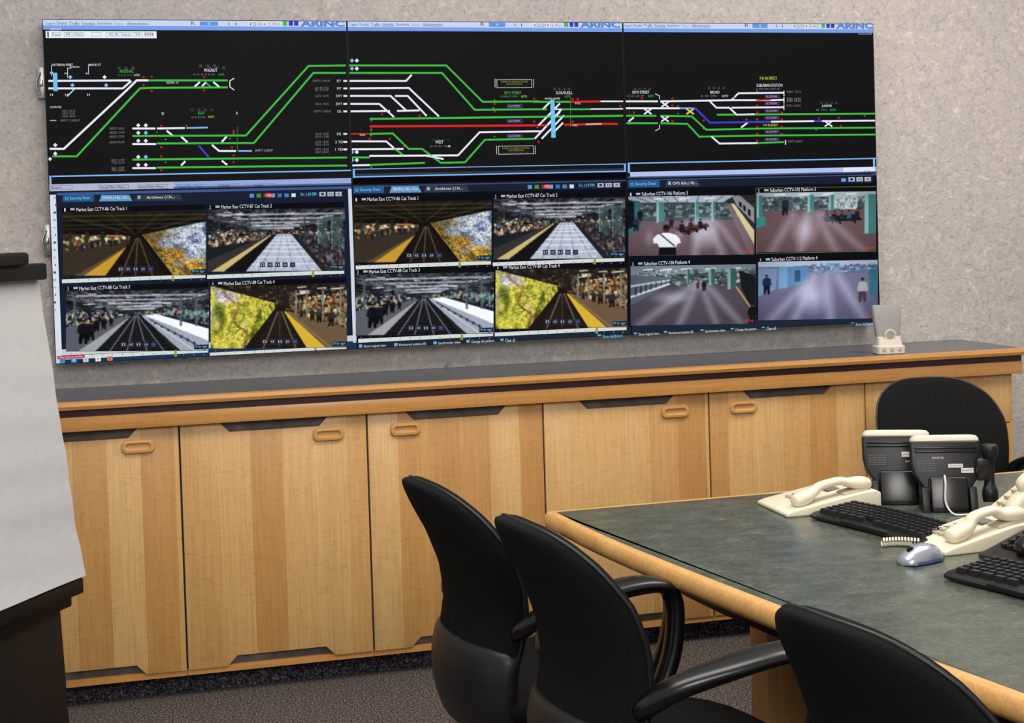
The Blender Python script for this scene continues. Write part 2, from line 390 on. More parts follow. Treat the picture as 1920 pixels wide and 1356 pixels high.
L_(k,[(254,301),(655,297)],G);L_(k,[(254,317),(298,317)],W);L_(k,[(300,316),(655,312)],G)
L_(k,[(318,247),(329,256)],W);L_(k,[(345,258),(357,269)],W);L_(k,[(430,258),(421,268)],W);L_(k,[(378,275),(397,297)],BL)
L_(k,[(403,274),(416,285),(447,285)],W);L_(k,[(452,285),(477,285)],LB,3.5);L_(k,[(345,312),(353,304)],W);L_(k,[(421,303),(431,311)],W)
for x,y in ((265,237),(265,251),(265,266),(265,296),(265,311)):
    for i,c in ((0,W),(14,LB if y in(251,296) else W)): k.quad([P(x+i-4,y),P(x+i,y+4),P(x+i+4,y),P(x+i,y-4)],c,4)
for i,t in enumerate(('SEP3S 18:02','68332 17:44','68332 17:52','68330 00:45')): k.text(t,225,243+7.5*i+ (3 if i>2 else 0),28,4,DG)
for t,y in (('RR2 17:49',302),('TOD 21:41',307),('SEA 17:47',317),('TR2 18:06',321)): k.text(t,227,y,24,4,DG)
k.text('EMPTY LINEUP',500,284,32,4.5,(160,160,162));k.text('EMPTY LINEUP',607,154,32,4,DG);k.text('EMPTY LINEUP',609,211,32,4,DG)
for y,t in ((167,'68 190 17:22'),(171,'58 175 17:47'),(182,'6276 16:45'),(197,'0256 18:02'),(253,'0240 16:05'),(258,'0210 17:08'),(268,'5270 18:05'),(273,'7370 18:14'),(282,'0072 18:02'),(287,'5001 20:44')): k.text(t,608,y,25,4,DG)
for t,y in (('EY',154),('MY',168),('SWY',182),('EWY',197),('OS',211),('IS',253),('2 YD',268),('1 YD',282)):
    k.text(t,640,y,3.4*len(t)+1,4.8,(210,212,220)); L_(k,[(648,y),(655,y)],W,4)
for x,y in ((275,147),(275,162),(290,146),(290,173),(308,238),(355,238),(443,248),(443,252),(308,278),(440,278),(308,295),(443,293),(308,321),(443,306),(388,147),(388,172)): k.text('o',x,y,4,4,R,4,.04)
for x,y in ((316,263),(300,250),(436,262),(316,306),(437,316)): k.text('+',x,y,4,3,(80,200,80))
k.bar(0.012,0.905,1,0.913,LB,2);k.bar(0.012,0.955,1,0.985,(150,170,220),2);k.bar(0.012,0.985,1,0.998,(90,100,150),2);k.bar(0.004,0.905,0.010,1,(150,175,230),2)
k.bar(0.0,0.955,0.4,0.998,(176,182,204),3)
for i,(t,x) in enumerate((('Start',112),('Fixed Main Menu',217),('Fixed Main Menu',290),('Fixed Main Menu',362),('CTMS1',425),('CMD1',490))):
    k.text(t,x,353-i*0.6,7*len(t)**0.7,5,(30,35,70),5)
    k.frame(x-26,349-i*0.6,x+30,357-i*0.6,(110,118,160),0.8,4)
k=C[(1,0)]
L_(k,[(656,125),(840,125),(908,193),(1012,192)],G);L_(k,[(656,139),(832,139),(893,208),(1008,207)],G)
L_(k,[(656,154),(765,154),(775,143)],W);L_(k,[(656,168),(770,167),(826,220)],W);L_(k,[(656,182),(736,182),(765,209)],W);L_(k,[(745,182),(768,182),(803,219)],W)
L_(k,[(656,197),(715,197),(742,221)],W);L_(k,[(656,211),(735,210)],W);L_(k,[(748,210),(790,209)],W)
L_(k,[(697,225),(1170,219)],G,4.5);L_(k,[(697,239),(1005,237)],R,5);L_(k,[(656,253),(695,253)],R,3)
L_(k,[(697,253),(740,252),(770,281),(795,281),(830,307),(875,306),(912,264),(1003,262)],G)
L_(k,[(656,267),(728,267),(742,279)],W);L_(k,[(656,282),(760,281)],W);L_(k,[(697,294),(862,293),(902,250),(1003,248)],W)
L_(k,[(800,293),(835,300)],W);L_(k,[(656,297),(697,297)],G);L_(k,[(697,311),(800,307)],G);L_(k,[(656,312),(697,311)],W);L_(k,[(742,279),(760,293)],G)
L_(k,[(1005,237),(1030,237)],R)
for a in ((1003,193,1035,193),(1003,207,1028,207)): L_(k,[(a[0],a[1]),(a[2],a[3])],G)
for p in (((1005,262),(1052,212)),((1018,262),(1060,218)),((1003,248),(1018,248),(1055,207)),((1020,207),(1034,193)),((1028,221),(1052,196)),((1012,237),(1028,221)),((1040,250),(1058,232))): L_(k,p,W)
k.rect(1035,189,1043,260,(116,196,236),4)
L_(k,[(1044,193),(1072,193)],G);L_(k,[(1073,193),(1128,192)],R,4.5);L_(k,[(1128,192),(1170,192)],W,3.5);L_(k,[(1044,207),(1170,206)],W,3);L_(k,[(1055,207),(1110,207)],G,4,3)
L_(k,[(1060,236),(1100,235)],R,4.5);L_(k,[(1100,235),(1130,234)],(240,150,140),4.5);L_(k,[(1130,234),(1160,234)],R,4.5);L_(k,[(1072,185),(1072,240)],(60,120,60),1.5)
for (x,y,t2) in ((934,151,'SOUTHBOUND'),(937,275,'NORTHBOUND')):
    k.frame(x,y,x+66,y+16,(196,196,198),1.0)
    k.text('FORM D INDICATORS',x+33,y+4.6,50,3.4,(140,146,60));k.text(t2,x+33,y+8.6,30,3.0,(140,146,60));k.text('1 2 3 4 5 6 7 8',x+33,y+12.6,48,2.6,(80,80,82))
L_(k,[(931,150),(931,166)],W,1.0);L_(k,[(1003,150),(1003,166)],W,1.0);L_(k,[(934,275),(934,291)],W,1.0);L_(k,[(1006,275),(1006,291)],W,1.0)
k.text('30TH STREET',964,176,32,5.5,G);k.text('AUTO',985,183,11,4,YE);k.text('FL EAB MC VORR',957,183,32,3.5,DG)
for y in (201,229,257): k.frame(953,y-3,982,y+3,PU,0.8,4);k.text('PLATFORM',967,y,22,3.2,(200,180,220),5)
k.text('SCHUYLKILL',1060,176,31,5.5,W);k.text('MANTUA HOLMES',1038,187,28,3.5,W);k.text('AUTO',1066,183,11,4,(60,200,60));k.text('WEST',827,268,15,6,W);k.text('IM  KM  EA   NK',826,276,32,3.5,DG);k.text('AB',845,276,5,4,W)
for i in range(4): k.text('AB',1042+i*9,169,5,5,(86,88,90)); k.text('SB',816+i*9,264,4,3,(86,88,90))
for x in (664,673): 
    for y in (116,131,287,302): k.quad([P(x-4,y),P(x,y+4),P(x+4,y),P(x,y-4)],LB if x==664 else W,4)
for x,y in ((700,247),(930,197),(930,211),(1004,187),(1004,230),(1012,268),(1076,188),(1076,230),(1085,188),(790,219),(735,262),(762,276),(720,216),(697,262),(1165,201)): k.text('o',x,y,4,4,R,4,.04)
for x,y in ((700,256),(930,190),(928,204),(1010,241),(700,229),(700,244),(700,315),(930,258),(845,308)): k.text('+',x,y,4,3,(80,200,80))
for x,y in ((683,252),(1085,193),(1080,234)): k.text('4752',x,y+3,10,3,W,5)
k.bar(0.01,0.90,1,0.905,LB,2);k.bar(0.01,0.945,1,0.953,LB,2);k.bar(0.0,0.955,1,1,(10,10,14),2);k.bar(0.004,0.9,0.011,0.955,LB,2);k.bar(0.99,0.9,0.996,0.953,LB,2)
k.bar(0.011,0.93,0.99,0.945,(50,56,74),2)
k=C[(2,0)]
L_(k,[(1172,192),(1235,192)],W);L_(k,[(1172,205),(1230,205)],W);L_(k,[(1172,219),(1232,219)],G);L_(k,[(1172,233),(1235,233)],G)
L_(k,[(1180,230),(1190,222)],W);L_(k,[(1240,192),(1372,190),(1385,177),(1470,176)],W);L_(k,[(1225,205),(1300,205)],W);L_(k,[(1240,219),(1298,220),(1325,245),(1420,243),(1640,241)],G)
L_(k,[(1240,233),(1290,234),(1312,258),(1420,256),(1640,254)],G);L_(k,[(1276,205),(1305,205),(1332,232),(1446,230)],BL,4.5);L_(k,[(1446,230),(1526,229)],W)
L_(k,[(1526,229),(1541,229)],BL,4.5);L_(k,[(1541,229),(1640,228)],W);L_(k,[(1345,217),(1640,215)],G);L_(k,[(1330,190),(1344,204),(1368,204),(1382,217),(1415,216)],W)
L_(k,[(1372,204),(1470,203)],W);L_(k,[(1372,190),(1450,190)],W);L_(k,[(1450,190),(1470,189)],W);L_(k,[(1418,190),(1445,189)],R,3.5,3)
L_(k,[(1335,258),(1350,271),(1420,270)],W);L_(k,[(1420,270),(1470,268)],G);L_(k,[(1390,241),(1402,232)],W)
for p in ((1470,172,1470,182),(1470,184,1470,196),(1470,198,1470,208),(1473,264,1473,273)): L_(k,[(p[0],p[1]),(p[2],p[3])],W,2.4)
for x,y,c in ((1216,211,W),(1248,198,W),(1248,225,W),(1295,211,YE),(1553,234,W)):
    L_(k,[(x-7,y-5),(x+7,y+5)],c,3.6,3);L_(k,[(x-7,y+5),(x+7,y-5)],c,3.6,3)
L_(k,[(1230,178),(1238,182),(1238,188)],W,1.6);L_(k,[(1230,247),(1238,243),(1238,236)],W,1.6);L_(k,[(1182,176),(1182,236)],(50,110,50),1)
k.text('30TH STREET',1203,175,32,5.5,W);k.text('BROAD',1341,175,17,5.5,W);k.text('SUBURBAN STATION',1443,162,48,5.5,W);k.text('F-91 IN EFFECT',1441,149,32,5.5,YE);k.text('F-91 IN EFFECT',1445,236.5,27,4.5,YE)
k.text('JUNIPER',1550,201,19,5,W);k.text('AUTO',1222,182,11,4,(60,200,60));k.text('AUTO',1360,182,11,4,W);k.text('AUTO',1561,208,11,4,(60,200,60));k.text('FL  LD  LAB  MF',1193,182,32,3.5,DG);k.text('IB  MC  DMA',1330,182,30,3.5,DG);k.text('IB  MC',1540,208,20,3.5,DG);k.text('FL  FOM  UNPL  KOMT  NA',1440,169,44,3.5,DG)
for y in (183,196,210,223,249,263): k.frame(1434,y-2.6,1461,y+2.6,PU,0.8,4);k.text('PLATFORM',1447,y,20,2.9,(200,180,220),5)
for t,x,y in (('0581 17:51',1488,174),('0586 18:02',1488,187),('0589 18:03',1488,191),('0731 16:02',1488,200),('EMPTY LINEUP',1491,267)): k.text(t,x,y,26,4,DG)
for i in range(4): k.text('AB',1330+i*9,167,5,5,(86,88,90));k.text('AM',1192+i*9,169,5,4,(86,88,90));k.text('AM',1540+i*9,195,5,4,(86,88,90))
for x,y in ((1420,173),(1420,200),(1420,213),(1420,226),(1420,240),(1420,253),(1420,266),(1466,226),(1466,240),(1466,213),(1466,253),(1535,224),(1572,223),(1576,238),(1190,213),(1205,187),(1262,187),(1262,200),(1262,229),(1400,226),(1320,228),(1377,185)): k.text('o',x,y,4,4,R,4,.04)
for x,y in ((1272,201),(1272,215),(1320,243),(1340,262),(1530,245),(1620,219)): k.text('+',x,y,4,3,(80,200,80))
k.bar(0.012,0.895,1,0.903,LB,2);k.bar(0.012,0.955,1,0.985,(176,196,238),2);k.bar(0.0,0.985,1,1,(70,80,120),2);k.bar(0.004,0.895,0.012,0.96,LB,2);k.bar(0.985,0.895,0.993,0.96,LB,2);k.bar(0.86,0.955,0.99,0.985,(222,230,248),3)
k.text('1:19 PM',1622,324,18,5,(60,60,90),5);k.frame(1609,61,1633,67,(150,165,200),1,4)

# ---- camera pictures
IW,IH=236,120
U,Vv=np.meshgrid(np.linspace(0,1,IW),np.linspace(0,1,IH))
def blank(c): return np.ones((IH,IW,3))*np.array(c,float)
def inpoly(pts):
    m=np.zeros(U.shape,bool); n=len(pts)
    for i in range(n):
        (x1,y1),(x2,y2)=pts[i],pts[(i+1)%n]
        if y1==y2: continue
        cond=((y1>Vv)!=(y2>Vv))&(U<(x2-x1)*(Vv-y1)/(y2-y1)+x1); m^=cond
    return m
def poly(A,pts,c,al=1.0):
    m=inpoly(pts); A[m]=A[m]*(1-al)+np.array(c)*al; return m
def seg(A,p,q,w,c,al=1.0,soft=0.01):
    p=np.array(p,float);q=np.array(q,float); d=q-p; asp=2.0
    t=np.clip(((U-p[0])*asp*d[0]*asp+(Vv-p[1])*d[1])/((d[0]*asp)**2+d[1]**2+1e-9),0,1)
    dist=np.hypot((U-p[0]-t*d[0])*asp,Vv-p[1]-t*d[1]); k=np.clip((w-dist)/soft+0.5,0,1)*al
    A[:]=A*(1-k[...,None])+np.array(c)*k[...,None]
def ell(A,cx,cy,rx,ry,c,al=1.0,soft=0.25):
    d=np.hypot((U-cx)/rx,(Vv-cy)/ry); k=np.clip((1-d)/soft,0,1)*al
    A[:]=A*(1-k[...,None])+np.array(c)*k[...,None]
def specks(A,mask,n,cols,sz=(1,3),al=0.8,rs=None,tall=1.0):
    ys,xs=np.nonzero(mask)
    if len(ys)==0: return
    for i in range(n):
        j=rs.randint(len(ys)); y,x=ys[j],xs[j]; w=rs.randint(sz[0],sz[1]+1); h=max(1,int(rs.randint(sz[0],sz[1]+1)*tall))
        c=np.array(cols[rs.randint(len(cols))],float)
        sl=A[y:y+h,x:x+w]; mm=mask[y:y+h,x:x+w]; sl[mm]=sl[mm]*(1-al)+c*al
def field(rs,ny,nx,uu=None,vv=None):
    g=rs.rand(ny+2,nx+2); uu=U if uu is None else uu; vv=Vv if vv is None else vv
    x=np.clip(uu,0,.999)*nx; y=np.clip(vv,0,.999)*ny; i=x.astype(int); j=y.astype(int); fx=x-i; fy=y-j
    fx=fx*fx*(3-2*fx); fy=fy*fy*(3-2*fy)
    return (g[j,i]*(1-fx)+g[j,i+1]*fx)*(1-fy)+(g[j+1,i]*(1-fx)+g[j+1,i+1]*fx)*fy
def mosaic(A,m,pal,rs,ny,nx,uu=None,vv=None,jit=.12,al=1.0,gam=1.0):
    F_=field(rs,ny,nx,uu,vv)*.65+field(rs,ny*3,nx*3,uu,vv)*.35
    F_=(F_-F_[m].min())/(F_[m].max()-F_[m].min()+1e-6)
    cell=rs.rand(IH//2+1,IW//2+1); cl=np.kron(cell,np.ones((2,2)))[:IH,:IW]
    idx=np.clip((np.clip(F_+(cl-.5)*2*jit,0,1)**gam*len(pal)).astype(int),0,len(pal)-1)
    cell=rs.rand(IH//2+1,IW//2+1); br=.82+.32*np.kron(cell,np.ones((2,2)))[:IH,:IW]
    col=np.array(pal,float)[idx]*br[...,None]
    A[m]=A[m]*(1-al)+col[m]*al
def person(A,x,y,h,top,leg=(26,26,34),skin=(120,85,70)):
    ell(A,x,y-h*0.92,h*0.04,h*0.085,skin,1,.2); ell(A,x,y-h*.955,h*.038,h*.05,(30,24,22),1,.3)
    poly(A,[(x-h*.04,y-h*.85),(x+h*.04,y-h*.85),(x+h*.10,y-h*.76),(x+h*.11,y-h*.48),(x+h*.07,y-h*.42),(x-h*.07,y-h*.42),(x-h*.11,y-h*.5),(x-h*.09,y-h*.76)],top)
    poly(A,[(x-h*.075,y-h*.45),(x+h*.075,y-h*.45),(x+h*.07,y),(x+h*.02,y),(x+h*.005,y-h*.3),(x-h*.03,y),(x-h*.08,y)],leg)
def sitter(A,x,y,h,top,leg=(26,26,34),d=1):
    ell(A,x,y-h*0.9,h*0.055,h*0.12,(110,80,66),1,.2); ell(A,x,y-h*.95,h*.05,h*.07,(28,24,22),1,.3)
    poly(A,[(x-h*.09,y-h*.76),(x+h*.07,y-h*.78),(x+h*.09,y-h*.32),(x-h*.10,y-h*.30)],top)
    poly(A,[(x-h*.08,y-h*.36),(x+d*h*.24,y-h*.36),(x+d*h*.27,y),(x+d*h*.19,y),(x+d*h*.16,y-h*.22),(x-h*.08,y-h*.18)],leg)
def blur(A,n=1):
    for _ in range(n):
        B=np.pad(A,((1,1),(1,1),(0,0)),'edge')
        A=(B[1:-1,1:-1]*4+B[:-2,1:-1]*2+B[2:,1:-1]*2+B[1:-1,:-2]*2+B[1:-1,2:]*2+B[:-2,:-2]+B[2:,2:]+B[:-2,2:]+B[2:,:-2])/16
    return A
def grain(A,rs,a,n=1): return np.clip(blur(A,n)+rs.normal(0,a,(IH,IW,1)),0,255)
def vig(A,s=0.35): 
    d=((U-.5)**2+(Vv-.5)**2)*2; return A*(1-s*d)[...,None]
def track1():
    rs=np.random.RandomState(1); A=blank((16,14,12))
    A+= (np.clip(0.36-Vv,0,1)*60)[...,None]*np.array([.75,.66,.42])
    for i in range(9): seg(A,(i/8.0*1.6-.3,0.0),(0.5,0.36),0.010,(58,54,34) if i%2 else (8,7,6),.7,.02)
    for v,a in ((.06,.7),(.13,.6),(.20,.5),(.26,.4)): seg(A,(0,v+.01),(1,v-.01),.007,(86,80,56),a,.012)
    poly(A,[(0,.34),(.47,.38),(.46,.5),(0,.72)],(58,44,30))
    m=inpoly([(0,.35),(.46,.38),(.45,.48),(0,.62)]); specks(A,m,220,[(210,170,110),(18,16,14),(150,100,60),(34,50,36),(240,224,180),(50,38,26)],(1,5),.75,rs,1.6)
    for x in (.04,.15,.26,.36): poly(A,[(x,.3),(x+.025,.31),(x+.025,.66-.3*x),(x,.68-.3*x)],(34,40,34),.85)
    poly(A,[(0,.64),(.46,.46),(.38,.7),(.1,1),(0,1)],(52,44,36)); 
    poly(A,[(.14,1),(.29,1),(.47,.52),(.46,.52)],(186,142,48)); poly(A,[(.08,1),(.14,1),(.46,.52),(.455,.52)],(90,72,46))
    poly(A,[(.29,1),(.76,1),(.535,.36),(.50,.36)],(24,19,17));
    for v in np.geomspace(.44,1.0,16): seg(A,(.50-.19*(v-.4),v),(.53+.30*(v-.4),v),.004,(52,40,32),.7)
    for x0,x1 in ((.40,.507),(.50,.515),(.62,.525)): seg(A,(x0,1),(x1,.42),.007,(100,82,60))
    m=inpoly([(.55,.36),(1,.16),(1,1),(.77,1)])
    warm=[(70,74,36),(110,100,40),(150,80,36),(206,170,56),(228,206,110),(190,120,46),(120,60,30),(84,104,48)]
    cool=[(74,84,110),(110,128,160),(150,162,184),(196,204,214),(226,230,234),(150,156,150),(100,120,160),(176,180,170)]
    # receding wall coordinates
    t=np.clip((U-.53)/.47,0.02,1); ru=np.log(t)/4+1; rv=np.clip((Vv-.38)/(.62*t+.05)*.5+.3,0,1)
    mosaic(A,m,warm,rs,6,14,ru,rv,.2)
    B_=A.copy(); mosaic(B_,m,cool,rs,6,14,ru,rv,.2)
    wgt=np.clip((U-.70)*4+(.64-Vv)*3.0+(field(rs,6,10)-.5)*1.6,0,1)*m; A[:]=A*(1-wgt[...,None])+B_*wgt[...,None]
    A[m]*=np.clip(.55+(U-.55)*1.3,0.5,1.0)[m][:,None]
    seg(A,(.55,.36),(.77,1),.006,(190,170,110),.7)
    for x,y in ((.13,.62),(.2,.57),(.24,.56),(.33,.55),(.36,.54)): person(A,x,y,.13,(34,30,44))
    for x,y in ((.3,.42),(.37,.42),(.1,.41),(.22,.40),(.42,.41)): ell(A,x,y,.022,.035,(250,236,200),.9,.8)
    poly(A,[(.3,.36),(.42,.37),(.42,.39),(.3,.39)],(220,140,50),.7)
    return grain(A*1.08,rs,4)
def hall(A,rs):
    m=Vv<.44; specks(A,m,420,[(54,56,64),(20,20,24),(100,102,112),(12,12,14),(76,72,78)],(3,12),.55,rs,.7)
    for x in np.linspace(-.3,1.3,17): seg(A,(x,0),(.48+.12*(x-.5),.32),.005,(140,146,158),.55,.012)
    for v,s in ((.08,.95),(.15,.66),(.21,.46),(.26,.32),(.30,.22)): seg(A,(.5-s*.45,v+.01),(.5+s*.5,v),.012,(214,220,234),.7,.02)
    for i in range(16):
        x=rs.uniform(.1,.9); y=rs.uniform(.05,.28); seg(A,(x,y),(x+.05,y+rs.uniform(-.01,.01)),.006,(240,244,252),.8)
def track2():
    rs=np.random.RandomState(2); A=blank((30,30,35)); hall(A,rs)
    poly(A,[(0,.25),(.16,.3),(.16,.75),(0,.85)],(26,30,34)); specks(A,inpoly([(0,.33),(.40,.38),(.40,.48),(0,.62)]),300,[(190,120,60),(230,224,210),(12,12,14),(60,76,86),(150,110,70),(36,36,40)],(1,5),.75,rs,1.6)
    poly(A,[(0,.82),(.43,.42),(.46,.42),(.10,1),(0,1)],(50,46,48)); poly(A,[(.02,1),(.11,1),(.458,.42),(.445,.42)],(186,170,112))
    poly(A,[(.11,1),(.29,1),(.475,.42),(.458,.42)],(20,18,20))
    T_=[(.27,1),(.83,1),(.60,.40),(.50,.40)]
    poly(A,T_,(168,174,190)); m=inpoly(T_)
    specks(A,m,200,[(200,206,220),(134,140,154),(184,190,204)],(2,8),.5,rs,.5)
    for t in (.16,.38,.62,.84): seg(A,(.27+.56*t,1),(.5+.1*t,.4),.005,(104,110,124),.9)
    for v in (.46,.50,.55,.61,.68,.77,.88): 
        seg(A,(.5-.23*(v-.4)/.6,v),(.6+.23*(v-.4)/.6,v),.006,(232,238,248),.8)
    poly(A,[(.60,.40),(.66,.42),(1,.86),(1,1),(.83,1)],(34,32,36)); specks(A,inpoly([(.61,.34),(1,.38),(1,1),(.88,1)]),520,[(18,16,20),(100,84,78),(56,52,64),(140,132,132),(28,28,40),(70,60,60)],(1,6),.7,rs,1.7)
    for x,w in ((.80,.07),(.90,.08)): poly(A,[(x,.18),(x+w,.12),(x+w,.66),(x,.56)],(70,104,104),.45); seg(A,(x,.18),(x,.56),.006,(120,140,140))
    for x in (.08,.2,.3,.70): seg(A,(x,.15),(x,.62-.4*min(x,.4)),.012,(52,54,58),.95)
    specks(A,(Vv>.31)&(Vv<.40),110,[(220,120,50),(250,240,220),(40,130,120),(60,60,70)],(1,4),.85,rs,.7)
    return grain(A*1.08,rs,4)
def track3():
    rs=np.random.RandomState(3); A=blank((32,34,39)); hall(A,rs)
    specks(A,inpoly([(0,.3),(.42,.37),(.42,.47),(0,.6)]),260,[(190,196,204),(220,190,130),(12,12,14),(60,70,80),(30,32,36)],(1,5),.75,rs,1.6)
    poly(A,[(0,.6),(.45,.42),(.36,.62),(.1,1),(0,1)],(84,86,94)); poly(A,[(.08,1),(.20,1),(.46,.42),(.452,.42)],(150,150,150))
    poly(A,[(.20,1),(.76,1),(.52,.4),(.46,.4)],(22,22,26))
    for v in np.geomspace(.45,1,14): seg(A,(.47-.42*(v-.42),v),(.5+.40*(v-.42),v),.004,(48,48,54),.7)
    for x in (.30,.42,.56,.68): seg(A,(x,1),(.478+.06*(x-.36),.42),.006,(130,134,146))
    poly(A,[(.52,.42),(.62,.39),(1,.66),(1,1),(.80,1)],(150,156,168))
    poly(A,[(.54,.41),(.62,.39),(1,.64),(1,.84)],(228,232,242));seg(A,(.58,.48),(.97,.98),.01,(66,70,82));seg(A,(.62,.56),(.9,1),.006,(200,206,216))
    for t in np.linspace(.1,.9,8): ell(A,.58+.40*t,.50+.48*t,.012,.03*(.5+t),(40,44,54),.9,.4)
    ell(A,.84,.62,.07,.05,(244,246,252),.8,.8); poly(A,[(.64,.28),(1,.32),(1,.60),(.70,.42)],(28,34,40)); specks(A,inpoly([(.64,.28),(1,.32),(1,.58),(.70,.41)]),160,[(90,100,110),(16,18,22),(160,150,140),(60,110,120)],(1,6),.7,rs,1.8)
    for x,y,h in ((.12,.88,.40),(.17,.82,.32),(.26,.64,.2),(.21,.68,.22),(.31,.58,.14)): person(A,x,y,h,(20,20,26),(14,14,18))
    for x in (.06,.80,.91): seg(A,(x,.1),(x,.58),.016,(76,86,90),.95)
    specks(A,(Vv>.34)&(Vv<.42)&(U>.55),80,[(220,130,70),(120,170,180)],(1,4),.8,rs)
    return grain(A*1.08,rs,4)
def track4():
    rs=np.random.RandomState(4); A=blank((34,28,24))
    specks(A,(Vv<.42),300,[(64,54,46),(18,16,14),(120,96,72),(40,34,30)],(3,10),.6,rs,.6)
    for i in range(14):
        x=rs.uniform(.48,.98); y=rs.uniform(.03,.25); seg(A,(x,y),(x+.06,y-.01),.008,(255,244,220),.85)
    m=inpoly([(0,0),(.46,.28),(.475,.46),(.25,1),(0,1)])
    pal=[(64,72,30),(92,100,36),(120,128,44),(156,156,52),(196,186,62),(218,208,90),(164,164,60),(108,116,40),(206,196,74)]
    t=np.clip((.50-U)/.5,0.02,1); ru=1-(np.log(t)/4+1)*.98; rv=np.clip((Vv-.38)/(.62*t+.05)*.4+.5,0,1)
    mosaic(A,m,pal,rs,5,16,ru,rv,.12)
    B_=A.copy(); mosaic(B_,m,[(150,130,120),(184,176,190),(220,214,228),(190,190,110),(206,170,90),(226,220,190)],rs,6,16,ru,rv,.15)
    wg=np.clip((.18-U)*4+(.45-Vv)*1.0+(field(rs,5,12)-.62)*3,0,1)*m; A[:]=A*(1-wg[...,None])+B_*wg[...,None]
    B_=A.copy(); mosaic(B_,m,[(120,60,40),(84,54,50),(160,100,50),(220,200,120)],rs,5,12,ru,rv,.15)
    wg=np.clip(1-abs(U-.11-.16*Vv+.03*np.sin(Vv*14))/.022,0,1)*m*.7; A[:]=A*(1-wg[...,None])+B_*wg[...,None]
    poly(A,[(.24,1),(.75,1),(.53,.34),(.475,.34)],(28,23,20))
    for v in np.geomspace(.44,1,15): seg(A,(.49-.30*(v-.4),v),(.51+.28*(v-.4),v),.004,(66,52,44),.8)
    seg(A,(.38,1),(.487,.42),.007,(130,112,92));seg(A,(.5,1),(.50,.42),.004,(90,78,66));seg(A,(.62,1),(.515,.42),.007,(130,112,92))
    poly(A,[(.70,1),(.84,1),(.548,.42),(.532,.42)],(204,168,52)); poly(A,[(.84,1),(1,1),(1,.68),(.57,.42),(.55,.42)],(104,82,62)); seg(A,(.88,1),(.565,.44),.006,(190,150,90),.6)
    specks(A,inpoly([(.55,.22),(1,.08),(1,.70),(.6,.44)]),520,[(200,136,76),(28,24,22),(86,104,86),(236,216,176),(58,48,42),(140,86,50)],(1,6),.7,rs,1.6)
    for x in (.62,.70,.82,.95): seg(A,(x,.1),(x,.46+.45*(x-.6)),.014,(116,122,106),.95)
    for x,y,h in ((.66,.52,.14),(.74,.57,.19),(.79,.60,.22),(.88,.66,.26)): person(A,x,y,h,(46,40,38),(24,22,24))
    return grain(A*1.06,rs,4)
